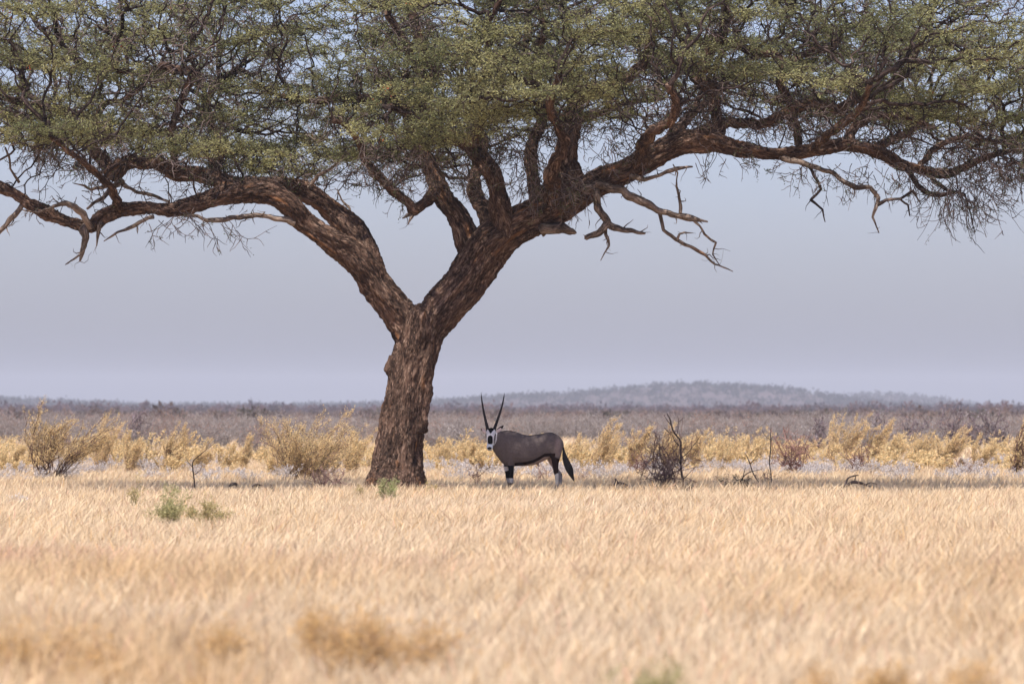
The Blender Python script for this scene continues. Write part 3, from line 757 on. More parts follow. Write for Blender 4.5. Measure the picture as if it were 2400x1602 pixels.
def interp_secs(rows, m=4):
    q = np.array(rows, float); t = np.arange(len(q)); tt = np.linspace(0, len(q) - 1, (len(q) - 1) * m + 1)
    qs = resample_rows(q, m)
    return qs
def resample_rows(q, m):
    out = []; e = np.vstack([2 * q[0] - q[1], q, 2 * q[-1] - q[-2]])
    for i in range(1, len(e) - 2):
        p0, p1, p2, p3 = e[i - 1:i + 3]
        for k in range(m):
            t = k / m
            out.append(.5 * (2 * p1 + (p2 - p0) * t + (2 * p0 - 5 * p1 + 4 * p2 - p3) * t * t + (3 * p1 - p0 - 3 * p2 + p3) * t ** 3))
    out.append(q[-1]); return np.array(out)
# trunk of the body: column, top row, bottom row, half width (m), y offset
body = resample_rows(np.array([
    [1408, 825, 870, .05, 0], [1395, 780, 935, .12, 0], [1365, 745, 985, .18, 0], [1320, 714, 1000, .205, 0], [1260, 692, 1005, .215, 0],
    [1180, 702, 1040, .225, 0], [1090, 718, 1082, .245, 0], [1000, 727, 1100, .255, 0], [920, 718, 1106, .25, 0], [850, 692, 1108, .235, 0],
    [780, 674, 1112, .215, 0], [715, 670, 1105, .185, -.01], [660, 676, 1065, .15, -.03], [612, 684, 1005, .125, -.06], [570, 692, 945, .105, -.10], [540, 705, 880, .085, -.14], [520, 730, 830, .06, -.17]]), 4)
secs = []
for r in body:
    c = Z2(r[0], (r[1] + r[2]) / 2, r[4]); secs.append((c, np.array([0, r[3], 0]), np.array([0, 0, (r[2] - r[1]) / 2 * K])))
pieces = [loft(secs, 26)]
# head: from the poll to the nose, towards the camera and down
h0, h1 = Z2(528, 690, -.14), Z2(512, 890, -.42)
ax = norm(h1 - h0); up = norm(np.cross(np.array([1., 0, 0]), ax)); sx = np.cross(ax, up)
HL = np.linalg.norm(h1 - h0)
head = resample_rows(np.array([[-.14, .045, .05, .02], [-.04, .085, .085, .01], [.10, .098, .105, 0], [.28, .098, .112, 0], [.45, .083, .100, .01], [.62, .066, .080, .012], [.78, .060, .066, .012], [.92, .064, .060, .010], [1.02, .056, .050, .004], [1.08, .03, .028, 0]]), 3)
pieces.append(loft([(h0 + ax * HL * r[0] - up * r[3] * 1.0, sx * r[1], up * r[2]) for r in head], 20))
def leg(rows, n=5):
    q = resample_rows(np.array(rows, float), n); q[:, 1] = np.where(q[:, 1] > 1330, 1330 + (q[:, 1] - 1330) * .74, q[:, 1])
    return loft([(Z2(r[0], r[1], r[4]), np.array([r[2] * K, 0, 0]), np.array([0, r[3], 0])) for r in q], 14)
# column, row, half width (enlarged px), half depth (m), y
pieces += [
    leg([(760, 960, 50, .05, -.04), (764, 1060, 46, .05, -.07), (772, 1120, 38, .052, -.095), (776, 1180, 31, .042, -.12), (774, 1235, 29, .038, -.12), (776, 1262, 30, .038, -.12), (778, 1300, 24, .028, -.12), (776, 1350, 19, .024, -.12), (774, 1400, 18, .024, -.12), (768, 1425, 24, .03, -.12), (762, 1446, 28, .034, -.13)]),
    leg([(735, 980, 55, .06, .10), (728, 1070, 48, .06, .11), (722, 1130, 36, .05, .11), (728, 1190, 29, .04, .11), (732, 1240, 28, .038, .11), (736, 1264, 28, .038, .11), (744, 1300, 22, .028, .11), (752, 1350, 19, .024, .11), (754, 1400, 18, .024, .11), (748, 1425, 24, .03, .11), (742, 1446, 28, .034, .10)]),
    leg([(1335, 850, 70, .07, -.08), (1325, 940, 68, .08, -.10), (1318, 1010, 56, .07, -.12), (1315, 1070, 42, .055, -.12), (1318, 1130, 34, .042, -.12), (1322, 1180, 31, .036, -.12), (1330, 1215, 29, .034, -.12), (1334, 1260, 25, .026, -.12), (1333, 1320, 21, .023, -.12), (1332, 1375, 20, .023, -.12), (1328, 1415, 24, .03, -.12), (1322, 1446, 29, .034, -.13)]),
    leg([(1310, 860, 70, .07, .10), (1275, 950, 68, .07, .11), (1265, 1020, 50, .06, .11), (1290, 1090, 38, .05, .11), (1325, 1145, 33, .038, .11), (1360, 1190, 30, .034, .11), (1374, 1215, 26, .03, .11), (1378, 1260, 22, .026, .11), (1376, 1320, 20, .023, .11), (1370, 1375, 19, .023, .11), (1364, 1415, 23, .03, .11), (1358, 1446, 28, .034, .10)]),
    leg([(1098, 1078, 20, .03, 0), (1106, 1098, 14, .02, 0), (1108, 1112, 7, .012, 0)], 3)]
pieces += [leg([(735, 745, 30, .03, -.13), (742, 830, 52, .06, -.15), (752, 930, 56, .07, -.145), (760, 1020, 48, .06, -.12), (768, 1090, 38, .05, -.10)]),
           leg([(1330, 730, 30, .03, -.12), (1335, 800, 52, .06, -.15), (1325, 880, 60, .07, -.155), (1312, 960, 55, .06, -.14), (1312, 1040, 44, .05, -.12)])]
# ears
def ear(base, tip, w, twist):
    b, t = np.array(base), np.array(tip); d = t - b; L = np.linalg.norm(d); d /= L
    s = norm(np.cross(d, np.array(twist, float))); n = np.cross(s, d)
    q = resample_rows(np.array([[0, .35], [.2, .75], [.45, 1.0], [.7, .8], [.9, .35], [1, .08]]), 3)
    return loft([(b + d * L * r[0], s * w * max(r[1], .05), n * .013) for r in q], 12)
pieces += [ear(Z2(470, 700, -.14), Z2(404, 648, -.15), .034, (0, -1, .1)), ear(Z2(582, 700, -.12), Z2(684, 606, -.07), .040, (0, -1, .1))]
oc, of_, on = remesh_union(pieces, .0085, 'oryx', 3)
# coat colours from where each point lies on the animal
zx = ((oc[:, 0] / OY * FPX + 1200) - 1050) * 5.2275
zy = ((HZ - (oc[:, 2] - H) / OY * FPX) - 880) * 5.2275
dy = oc[:, 1] - OY
GREY = np.array([.125, .098, .088]); BLK = np.array([.007, .006, .006]); WHT = np.array([.80, .75, .70]); BRN = np.array([.03, .014, .012]); PALE = np.array([.40, .29, .25])
Cc = np.tile(GREY, (len(oc), 1))
def paint(m, c, soft=None):
    m = np.clip(m, 0, 1)[:, None]; Cc[:] = Cc * (1 - m) + np.array(c) * m
def band(v, a, b, s=4.0): return np.clip((v - a) / s, 0, 1) * np.clip((b - v) / s, 0, 1)
jit = (vnoise(zx, zy, 9, 31) - .5) * 8
X_, Y_ = zx + jit, zy + jit
paint(band(X_, 1290, 1430, 60) * band(Y_, 760, 1000, 40) * .45, PALE)                      # pale rump
top = np.interp(zx, [600, 650, 760, 850, 930, 1000, 1100, 1180, 1250, 1330, 1390, 1420], [686, 676, 670, 690, 720, 728, 718, 702, 690, 716, 765, 830])
paint(np.clip((top + 9 - zy) / 5, 0, 1) * (zx > 640) * (np.abs(dy) < .10), BLK * 1.6)        # dorsal line
bot = np.interp(zx, [520, 560, 610, 680, 720, 830, 920, 1000, 1100, 1180, 1250, 1300], [905, 940, 1020, 1095, 1108, 1104, 1106, 1102, 1090, 1045, 1010, 1000])
st = np.interp(zx, [815, 850, 950, 1050, 1120, 1180, 1250, 1310], [1088, 1080, 1072, 1045, 1010, 972, 966, 966])
paint((zx > 812) * (zx < 1300) * np.clip((zy - st - 20) / 6, 0, 1) * (zy < 1125), PALE)        # belly
paint((zx > 818) * (zx < 1315) * np.clip((zy - st + 22) / 6, 0, 1) * np.clip((st + 20 - zy) / 6, 0, 1), BRN * .6)   # flank stripe
paint((zx < 720) * (zx > 515) * np.clip((zy - bot + 10) / 5, 0, 1) * (zy < 1125) * (np.abs(dy + .05) < .12), BLK)       # throat line
fl = (zx > 660) * (zx < 830) * (zy > 1098)
paint(fl * 1.0, BLK)
paint(fl * (zy > 1112) * (zy < 1158 + (740 - zx) * .3) * (zx < 752) * (dy > -.06), WHT * .8)
paint(fl * np.clip((Y_ - 1252) / 6, 0, 1) * np.clip((1320 - Y_) / 20, 0, 1), WHT * .5)
paint(fl * np.clip((Y_ - 1305) / 25, 0, 1), GREY * .5)
hl = (zx > 1180) * (zy > 955)
paint(hl * (dy < 0) * np.clip((Y_ - 972 - np.clip(zx - 1292, 0, 200) * .62) / 10, 0, 1) * (zy < 1205) * np.clip((X_ - 1245) / 12, 0, 1), BRN * .6)
paint(hl * (dy > 0.03) * (zy > 985) * (zx < 1420), PALE * 1.1)
paint(hl * (dy < 0) * np.clip((Y_ - 1195 + (zx - 1330) * .5) / 8, 0, 1), WHT * .42)
paint(hl * (dy > 0.03) * (zy > 1170), WHT * .36)
paint(hl * (dy > 0.03) * band(zx, 1385, 1430, 4) * (zy > 1100) * (zy < 1215), BRN)
paint((zx > 1180) * (Y_ > 1330) * 1.0 * band(zx, 1310, 1350, 6) * .6, BRN)
paint((zy > 1392) * 1.0, BLK)
# head and ears
hd = (zx < 606) * (dy < -.075) * (zy < 935) * (zy > 640)
hh = ((oc - h0) @ ax) / HL
hd = hd * (hh > -.25) * (((oc - h0) @ up) > -.3)
wob = np.abs(zx - (527 - hh * 16))
front = ((oc - h0) @ up) * (1 if up[1] < 0 else -1)      # towards the brow
hd = hd * (np.abs(((oc - h0) @ sx)) < .12) * (np.linalg.norm(oc - h0 - ax * np.clip((oc - h0) @ ax, -.05, HL)[:, None], axis=1) < .14)
hd = hd * (dy < -.1 - 0.0)
paint(hd * 1.0, WHT * .95)
paint(hd * (wob < 30 - (zy - 668) * .7) * (zy < 705), BLK)                                     # crown patch
paint(hd * (((zx - 518) / 31) ** 2 + ((zy - 786) / 56) ** 4 < 1), BLK)                         # blaze
paint(hd * band(wob, 47 + 0 * zx, 62 - np.clip(zy - 740, 0, 200) * .06, 2) * (zy > 728) * (zy < 868), BLK)  # cheek stripes
paint(hd * (zy > 836) * (zy < 930), WHT * [.80, .90, .98])
paint(hd * (((zx - 509) / 27) ** 2 + ((zy - 886) / 17) ** 2 < 1), BLK * 2)                      # nose
paint(hd * (np.abs(zy - 912) < 3.5) * (np.abs(zx - 510) < 30), BLK * 3)
el = (zx < 468) * (zy < 720) * (zy > 630) + (zx > 590) * (zx < 700) * (zy < 700) * (zy > 590) * ((zy < 672) | (zx < 640)) * (dy < -.02) * (zy < 702 - (zx - 590) * .35)
paint(el * 1.0, [.66, .52, .46])
paint(((zx < 418) * (zy < 690)) * 1.0, BLK); paint((zx > 652) * (zx < 700) * (zy < 650) * 1.0, BLK)
paint(el * (zx > 590) * (zy < 652 - (zx - 600) * .55 + 8), BLK)
Cc *= (1 + (vnoise(zx, zy, 40, 8)[:, None] - .5) * .10)
M_coat = plainmat('oryx_coat', (1, 1, 1), attr=True, rough=.9, var=.2, scale=45, bump=.006, spec=.04)
ox = empty('oryx', tuple(Z2(1040, 1414, 0)), label='grey and black-legged oryx with two long horns standing in shade facing the camera', cat='antelope')
mesh('body', oc, of_, M_coat, ox, smooth=True, cols=Cc)
M_horn = plainmat('dark_horn', (.022, .018, .018), rough=.6, var=.35, scale=40, spec=.15)
def horn(p):
    q = resample(np.array([[*Z2(a, b, d), r * K] for a, b, r, d in p]), .006); q[:, 3] *= 1.05
    k = np.arange(len(q)); fr = k / len(q)
    q[:, 3] *= 1 + .07 * np.sin(k * 1.9) * (fr < .55)
    P = q[:, :3]; T, A, B = frames(P); th = np.arange(12) * np.pi / 6
    V = (P[:, None] + (A[:, None] * np.cos(th)[None, :, None] + B[:, None] * np.sin(th)[None, :, None]) * q[:, 3][:, None, None])
    return loft([(P[i], A[i] * q[i, 3], B[i] * q[i, 3]) for i in range(len(q))], 12)
for p in ([(490, 690, 20, -.15), (485, 650, 19, -.13), (470, 585, 17, -.09), (448, 490, 14, -.04), (428, 390, 11, 0), (413, 290, 7.5, .04), (405, 205, 2, .07)],
          [(562, 690, 20, -.13), (570, 650, 19, -.11), (592, 585, 17, -.07), (625, 490, 14, -.02), (656, 390, 11, .02), (680, 290, 7.5, .06), (690, 210, 2, .09)]):
    v, f, c, b = horn(p); mesh('horn', v, [f, c], M_horn, ox, smooth=True)
M_eye = plainmat('eye', (.008, .006, .006), rough=.12, spec=.6)
for ex_ in (472, 580):
    e = Z2(ex_, 750, 0); k = np.array([(p - h0) for p in [e]])[0]
    # push the eye onto the side of the skull
    t = .25; cpt = h0 + ax * HL * t; s = -1 if ex_ < 520 else 1
    ec = cpt + np.array([s * .088, 0, 0]) + (up if up[1] < 0 else -up) * .045
    v, f, c, b = loft([(ec + np.array([0, z, 0]) * .018, np.array([1, 0, 0]) * .018 * math.sqrt(max(1 - z * z, .01)), np.array([0, 0, 1]) * .018 * math.sqrt(max(1 - z * z, .01))) for z in np.linspace(-.99, .99, 9)], 12)
    mesh('eye', v, [f, c], M_eye, ox, smooth=True)
# tail: thin dock and a heavy black brush of hair
M_hair = plainmat('tail_hair', (.014, .011, .012), rough=.55, spec=.3)
tp = [(1392, 795, 15, 0), (1408, 840, 10, -.01), (1414, 890, 9, -.02), (1420, 940, 17, -.02), (1432, 1000, 27, -.02), (1455, 1070, 34, -.02), (1482, 1130, 37, -.02), (1502, 1185, 30, -.02), (1522, 1235, 17, -.02), (1545, 1290, 3, -.02)]
q = resample(np.array([[*Z2(a, b, d), r * K] for a, b, r, d in tp]), .02)
T, A, B = frames(q[:, :3])
tparts = loft([(q[i, :3], A[i] * q[i, 3] * .9, B[i] * q[i, 3] * .75) for i in range(len(q))], 12)
nh = 420
st_ = rng.integers(6, len(q) - 6, nh); P = np.empty((nh, 5, 3)); ph = rng.uniform(0, 6.28, nh)
for j in range(5):
    k = np.minimum(st_ + j * 3, len(q) - 1)
    P[:, j] = q[k, :3] + (A[k] * np.cos(ph)[:, None] + B[k] * np.sin(ph)[:, None]) * (q[k, 3] * (.92 + .08 * j))[:, None]
hvv, hff = prisms(P, np.tile([.004, .004, .0035, .003, .0015], (nh, 1)), 3)
mesh('tail', np.vstack([tparts[0], hvv]), [np.vstack([tparts[1], hff + len(tparts[0])]), tparts[2]], M_hair, ox, smooth=True)

# ================================================================== grasses
def grass(name, n, y0, y1, hr, wd, dens_pow=1.0, seed=1, margin=2.5, k=4, per=9, lean=.24):
    nt_ = n // per
    Y = rng.uniform(0, 1, nt_)
    # equal ground density: area grows with distance
    Y = np.sqrt(y0 ** 2 + Y * (y1 ** 2 - y0 ** 2))
    X = rng.uniform(-1, 1, nt_) * (Y * .108 + margin)
    X = np.repeat(X, per) + rng.normal(size=nt_ * per) * .07; Yb = np.repeat(Y, per) + rng.normal(size=nt_ * per) * .07
    m = len(X)
    f1 = vnoise(X, Yb * .5, 2.6, seed); f2 = vnoise(X, Yb * .6, .8, seed + 1); f3 = vnoise(X, Yb, 7.0, seed + 2)
    h = rng.uniform(*hr, m) * (.62 + .5 * f1 + .25 * f2)
    h *= np.where(rng.random(m) < .02, 1.3, 1) * (.8 + .4 * vnoise(X, Yb, .35, seed + 12))
    ang = rng.uniform(0, 6.28, m); out = np.stack([np.cos(ang), np.sin(ang), np.zeros(m)], -1) * rng.uniform(.02, .8, m)[:, None]
    wind = np.array([1., .25, 0])[None] * (lean * (-.3 + 1.9 * vnoise(X, Yb * .7, 1.1, seed + 8)))[:, None]
    P = np.empty((m, k, 3)); b = np.stack([X, Yb, np.full(m, -.04)], -1)
    for j in range(k):
        t = j / (k - 1)
        P[:, j] = b + h[:, None] * (np.array([0, 0, 1.]) * t * (1 - .12 * t) + (out + wind) * (t ** 1.7))
    a2 = rng.uniform(0, np.pi, m); side = np.stack([np.cos(a2), np.sin(a2) * .6, rng.normal(size=m) * .15], -1)
    wr = rng.uniform(.6, 1.4, m) * wd
    seedhead = rng.random(m) < .38
    prof = np.where(seedhead[:, None], np.array([.7, .55, 1.5, .35][:k])[None], np.array([1, .8, .55, .12][:k])[None])
    V, F = ribbons(P, prof * wr[:, None], side)
    pale = np.array([.78, .64, .44]); gold = np.array([.66, .46, .24]); red = np.array([.60, .39, .28]); grey = np.array([.62, .53, .42])
    c = np.tile(pale, (m, 1))
    px = X / Yb * FPX + 1200
    g = np.clip((f2 * .6 + f1 * .5 - .5) * 2.2, 0, 1) * np.where(Yb < 44, .75, .4); c = c * (1 - g[:, None]) + gold * g[:, None]
    rb = np.clip(1 - np.abs(Yb - 49 - 2 * np.sin(px / 260)) / 5.5, 0, 1) * (np.clip((1450 - px) / 900, .18, 1)) * (.35 + .9 * f1)
    rb = np.clip(rb, 0, .85); c = c * (1 - rb[:, None]) + red * rb[:, None]
    g = np.clip((f3 - .6) * 2, 0, 1) * .4; c = c * (1 - g[:, None]) + grey * g[:, None]
    pick = rng.random(m); c[pick < .10] = gold; c[(pick > .5) & (pick < .53)] = np.array([.40, .28, .17]); c[pick > .95] = red * 1.1
    c *= np.repeat(rng.uniform(.88, 1.08, nt_), per)[:, None] * rng.uniform(.83, 1.12, (m, 1))
    cc = np.repeat(c[:, None], k, 1).copy()
    cc[:, -2:][seedhead] *= 1.08
    return V, F, np.repeat(cc.reshape(-1, 3), 2, 0)
gp = [grass('g', 170000, 17, 46, (.25, .40), .0034, seed=1, margin=5), grass('g', 240000, 46, 92, (.13, .32), .0036, seed=4, margin=5), grass('g', 200000, 92, 150, (.08, .27), .0044, seed=7, margin=5), grass('g', 36000, 150, 260, (.25, .42), .012, seed=9)]
V = np.concatenate([g[0] for g in gp]); o_ = 0; Fs = []
for g in gp: Fs.append(g[1] + o_); o_ += len(g[0])
tag(mesh('dry_grass', V, np.concatenate(Fs), M_grass, cols=np.clip(np.concatenate([g[2] for g in gp]), 0, .9)), kind='stuff')
print('grass verts', len(V))

# ================================================================== shrubs
PAL = {
    'gold': [(.86, .64, .34), (.80, .64, .36), (.90, .66, .35), (.72, .59, .33)],
    'goldbrown': [(.74, .48, .20), (.80, .56, .26), (.66, .44, .22)],
    'green': [(.50, .46, .22), (.58, .52, .28), (.40, .38, .18)],
    'bright': [(.42, .44, .20), (.38, .40, .18), (.48, .47, .24)],
    'olive': [(.55, .45, .22), (.48, .42, .20), (.60, .46, .24)],
    'white': [(.70, .66, .65), (.60, .56, .56), (.78, .74, .72), (.66, .56, .46)],
    'grey': [(.46, .42, .40), (.50, .455, .44), (.38, .34, .33)],
    'redbrown': [(.42, .27, .22), (.46, .30, .24)],
    'darkgreen': [(.10, .10, .05), (.14, .12, .07)],
    'dark': [(.06, .045, .04), (.09, .06, .05)],
}
def shrub_arrays(x, y, h, wd, stems=14, twigs=10, leaf=10, pal='gold', stemcol=(.16, .10, .07), lean=.22, lsize=(.03, .06), stem_r=.008, bare=0.0, upright=.5, lz=.3, jit=.13, twl=.32, spr=.42, plumes=0):
    ns = stems
    ang = rng.uniform(0, 6.28, ns); rad = np.sqrt(rng.random(ns)) * wd / 2
    tipx = np.cos(ang) * rad; tipy = np.sin(ang) * rad; hmul = 1.0
    if plumes:
        pa = rng.uniform(0, 6.28, plumes); pr_ = np.sqrt(rng.random(plumes)) * wd * .42; pk = rng.integers(0, plumes, ns)
        phh = rng.uniform(.55, 1.0, plumes); phh[0] = 1.0
        tipx = np.cos(pa[pk]) * pr_[pk] + rng.normal(size=ns) * wd * .055; tipy = np.sin(pa[pk]) * pr_[pk] + rng.normal(size=ns) * wd * .055
        rad = np.minimum(np.hypot(tipx, tipy), wd / 2); hmul = phh[pk]
    base = np.stack([x + tipx * .18, y + tipy * .18, np.full(ns, -.05)], -1)
    hh = h * (1 - .35 * (rad / (wd / 2)) ** 2 * (1 - upright)) * rng.uniform(.5, 1.0, ns) ** (.6 if plumes else 1) * hmul
    k = 7; P = np.empty((ns, k, 3)); t = np.linspace(0, 1, k)
    for j in range(k):
        P[:, j, 0] = base[:, 0] + tipx * .82 * t[j] ** 1.25 + lean * hh * t[j] ** 2
        P[:, j, 1] = base[:, 1] + tipy * .82 * t[j] ** 1.25
        P[:, j, 2] = -.05 + hh * t[j]
    P[:, 1:-1] += rng.normal(size=(ns, k - 2, 3)) * h * jit * .25
    stem = prisms(P, np.linspace(stem_r, stem_r * .3, k)[None].repeat(ns, 0) * rng.uniform(.7, 1.3, (ns, 1)), 4)
    # twigs
    nt_ = ns * twigs
    si = np.repeat(np.arange(ns), twigs); tt = rng.uniform(lz, 1, nt_) * (k - 1); ii = np.minimum(tt.astype(int), k - 2); fr = (tt - ii)[:, None]
    b = P[si, ii] * (1 - fr) + P[si, ii + 1] * fr
    T = norm(P[si, ii + 1] - P[si, ii])
    D = norm(T * 1.0 + rng.normal(size=(nt_, 3)) * spr + [lean * .8, 0, .25])
    L = rng.uniform(.4, 1, nt_) * twl * h * (1.15 - .6 * tt / (k - 1))
    Q = zigzag(b, D, L, 5, .18)
    tw_ = prisms(Q, np.linspace(stem_r * .42, stem_r * .18, 5)[None].repeat(nt_, 0), 3)
    sv, sf = cat_mesh([stem, tw_])
    sc = np.array(stemcol) * np.concatenate([np.repeat(rng.uniform(.7, 1.4, ns), k * 4), np.repeat(rng.uniform(.8, 1.8, nt_), 15)])[:, None]
    lf = None
    if leaf and bare < 1:
        Qk = Q[rng.random(nt_) >= bare]
        if len(Qk):
            C, D, L, Wd_ = leafset(Qk, leaf, .1, lsize, .24, .018)
            D = norm(D + [lean, 0, .3])
            lv, lff = leaves(C, D, L, Wd_)
            pc_ = np.array(PAL[pal]); c = pc_[rng.integers(0, len(pc_), len(C))] * rng.uniform(.75, 1.2, (len(C), 1))
            lf = (lv, lff, np.repeat(c, 4, 0))
    return sv, sf, sc, lf
def shrub(name, px, py, top, wpx, label, cat='shrub', group=None, **k):
    x, y = ground_at(px, py); h = H + (HZ - top) * y / FPX; wd = wpx * y / FPX
    sv, sf, sc, lf = shrub_arrays(x, y, h, wd, **k)
    e = empty(name, (x, y, 0), label=label, cat=cat, group=group)
    mesh('stems', sv, sf, M_stem, e, cols=sc)
    if lf: mesh('foliage', lf[0], lf[1], M_veg, e, cols=lf[2])
    return e
YG = 'feathery yellow shrubs across the middle of the plain'
GB = dict(group=YG, pal='gold', stems=26, twigs=22, leaf=15, lsize=(.016, .038), stemcol=(.30, .19, .12), lz=.12, spr=.2, twl=.2, upright=.75, lean=.3)
def ys(px, py, top, w, label, **k):
    d = dict(GB); top = min(top, py) - (py - top) * .16; d['stems'] = max(16, int(w * .36)); d['plumes'] = max(4, int(w / 16)); d.update(k)
    shrub('yellow_shrub', px, py, top, w, label, **d)
ys(115, 1124, 945, 260, 'tallest yellow feathery shrub at far left with bare dark stems and a plume leaning right', stems=52, twigs=20, leaf=17, stem_r=.011, upright=.6, lz=.36, stemcol=(.13, .08, .06), lean=.38, twl=.24, plumes=10)
ys(15, 1108, 1030, 100, 'low rounded yellow shrub cut by the left edge of the photo')
ys(235, 1106, 975, 90, 'narrow golden shrub just right of the tallest left shrub', lean=.3)
ys(305, 1110, 1012, 90, 'low dense yellow shrub in front of the right pale rounded bush')
ys(395, 1108, 998, 110, 'pointed yellow shrub with brown stems halfway between the left edge and the tree trunk', stem_r=.011)
ys(465, 1106, 1028, 70, 'small yellow shrub behind the small dark sapling left of the trunk')
ys(525, 1104, 1035, 60, 'small pale yellow shrub in the gap left of the wide golden shrub')
ys(570, 1104, 1022, 56, 'upright column-like yellow shrub left of the wide golden shrub')
ys(715, 1126, 972, 300, 'wide golden shrub with grey-brown twiggy skirt left of the tree trunk', stems=130, leaf=14, stemcol=(.20, .13, .10), lean=.24, plumes=26, twl=.26)
ys(640, 1118, 1030, 80, 'short golden shrub at the left foot of the wide golden shrub')
ys(820, 1114, 1002, 90, 'golden shrub touching the left side of the tree trunk')
ys(1035, 1100, 1026, 80, 'low yellow shrub between the tree trunk and the oryx horns')
ys(1100, 1099, 1022, 90, 'low yellow shrub directly behind the oryx head')
ys(1345, 1106, 1022, 60, 'low yellow-green shrub directly behind the oryx tail')
ys(1395, 1112, 978, 130, 'tall golden shrub with twin plumes right of the oryx', stems=38, lean=.32)
ys(1475, 1107, 1003, 80, 'greenish yellow shrub between the twin-plumed shrub and the tall dead sapling')
ys(1560, 1104, 1000, 80, 'yellow shrub behind the left side of the tall dead sapling')
ys(1625, 1104, 1008, 80, 'yellow shrub behind the right side of the tall dead sapling')
ys(1695, 1102, 1020, 90, 'low yellow shrub midway between the dead sapling and the bare red-brown bush')
ys(1760, 1093, 1012, 80, 'yellow shrub at the left side of the bare red-brown bush', lean=.15)
ys(1960, 1093, 966, 150, 'tallest golden shrub on the right side with swept plumes', stems=44, lean=.3)
ys(2035, 1093, 985, 70, 'slim golden shrub leaning on the right flank of the tallest right shrub', lean=.3)
ys(2085, 1100, 1014, 70, 'short yellow shrub right of the tallest right shrub')
ys(2150, 1093, 1010, 80, 'short yellow shrub behind the small red-brown twiggy bush on the right')
ys(2215, 1098, 1002, 90, 'rounded yellow shrub with brown twigs in the right quarter', stem_r=.011)
ys(2295, 1100, 1012, 80, 'low yellow shrub second from the right edge')
ys(2378, 1118, 976, 80, 'golden shrub with dark stems at the right edge of the photo', stem_r=.015, stemcol=(.12, .06, .05), stems=22)

BG = 'bare twiggy bushes'
BB = dict(cat='bush', group=BG, pal='redbrown', stems=22, twigs=9, leaf=3, lsize=(.02, .035), stem_r=.012, stemcol=(.15, .075, .06), lean=.05, jit=.5, bare=.4, twl=.3)
def bb(px, py, top, w, label, **k):
    d = dict(BB); d.update(k); shrub('bare_bush', px, py, top, w, label, **d)
bb(1855, 1114, 984, 120, 'large bare red-brown bush fanning out left of the tallest right yellow shrub', stems=30, stem_r=.014, stemcol=(.22, .12, .095))
bb(2008, 1114, 1032, 80, 'small bare red-brown bush below the tallest right yellow shrub', stems=22)
bb(2255, 1118, 1056, 70, 'sparse red-brown bush in the right quarter', stems=12)
bb(1562, 1144, 992, 190, 'wide tangle of brown twigs around the foot of the tall dead sapling', stems=52, stemcol=(.25, .155, .12), stem_r=.010, plumes=0, leaf=4)
bb(1500, 1116, 1040, 60, 'small reddish twiggy bush left of the tall dead sapling', stems=14)
bb(1730, 1147, 1108, 90, 'low dark leafy twiggy bush right of the dead sapling', pal='darkgreen', bare=.1, leaf=6, stems=20, stemcol=(.07, .05, .045), stem_r=.010)
bb(1580, 1150, 1122, 130, 'low dark leafy bush at the foot of the tall dead sapling', pal='darkgreen', bare=.3, leaf=5, stems=18, stemcol=(.13, .09, .07), stem_r=.008)
bb(1115, 1134, 1076, 70, 'thin brown twiggy bush just left of the oryx front legs', stems=9, stem_r=.008, stemcol=(.2, .11, .09))
bb(1270, 1128, 1080, 60, 'thin brown twiggy bush under the oryx belly', stems=8, stem_r=.007, stemcol=(.2, .11, .09))
bb(770, 1150, 1078, 120, 'grey-brown twiggy bush at the right foot of the wide golden shrub', stems=26, stemcol=(.22, .14, .12), stem_r=.009)
bb(178, 1180, 1148, 40, 'small brown twig tuft in the grass at left', stems=8, stem_r=.006)
bb(2235, 1200, 1158, 60, 'faint brown twig tuft in the open grass at right', stems=8, stem_r=.005, stemcol=(.25, .16, .13))
bb(1365, 1128, 1085, 80, 'thin brown twigs right of the oryx tail', stems=8, stem_r=.006, stemcol=(.2, .12, .1))
bb(395, 1252, 1222, 70, 'dark broken twigs in the grass below the green shrub', stems=9, stem_r=.007, stemcol=(.07, .05, .06), lean=.5)
bb(1690, 1135, 1085, 50, 'small brown twiggy plant between the dead sapling and the low dark bush', stems=7, stem_r=.006)
bb(1800, 1135, 1095, 80, 'brown twiggy skirt around the slender black sapling', stems=12, stem_r=.008, stemcol=(.12, .08, .07))

GR = dict(cat='shrub', stems=18, twigs=10, leaf=9, spr=.65, plumes=5, lsize=(.018, .04), stemcol=(.25, .22, .10), lean=.12, lz=.1, stem_r=.006)
shrub('green_shrub', 392, 1236, 1118, 150, 'rounded green shrub in the grass left of the trunk', pal='green', **{**GR, 'stems': 34, 'plumes': 9})
shrub('green_shrub', 905, 1180, 1102, 76, 'bright green sprigs in front of the tree trunk base', pal='bright', **{**GR, 'stems': 22})
shrub('olive_shrub', 488, 1234, 1134, 140, 'olive-brown shrub joined to the right side of the rounded green shrub', pal='olive', **{**GR, 'stems': 28, 'plumes': 8})
shrub('olive_shrub', 843, 1174, 1122, 30, 'thin olive plant at the left foot of the tree trunk', pal='olive', **{**GR, 'stems': 9})
shrub('olive_shrub', 236, 1224, 1196, 70, 'low olive tuft in the grass at left', pal='olive', **{**GR, 'stems': 12})
shrub('olive_shrub', 622, 1222, 1186, 90, 'faint low olive tuft below the dark fallen wood', pal='olive', **{**GR, 'stems': 10, 'leaf': 7})
shrub('olive_shrub', 318, 1200, 1072, 40, 'wispy golden-brown plant standing left of the rounded green shrub', pal='olive', **{**GR, 'stems': 5, 'twigs': 12, 'leaf': 6})
shrub('olive_shrub', 1008, 1160, 1118, 34, 'small olive weed at the right foot of the tree trunk', pal='olive', **{**GR, 'stems': 7})
WG = dict(cat='plant', pal='white', stems=26, twigs=8, leaf=10, lsize=(.02, .04), stemcol=(.35, .30, .28), lean=.05, lz=.2, stem_r=.005)
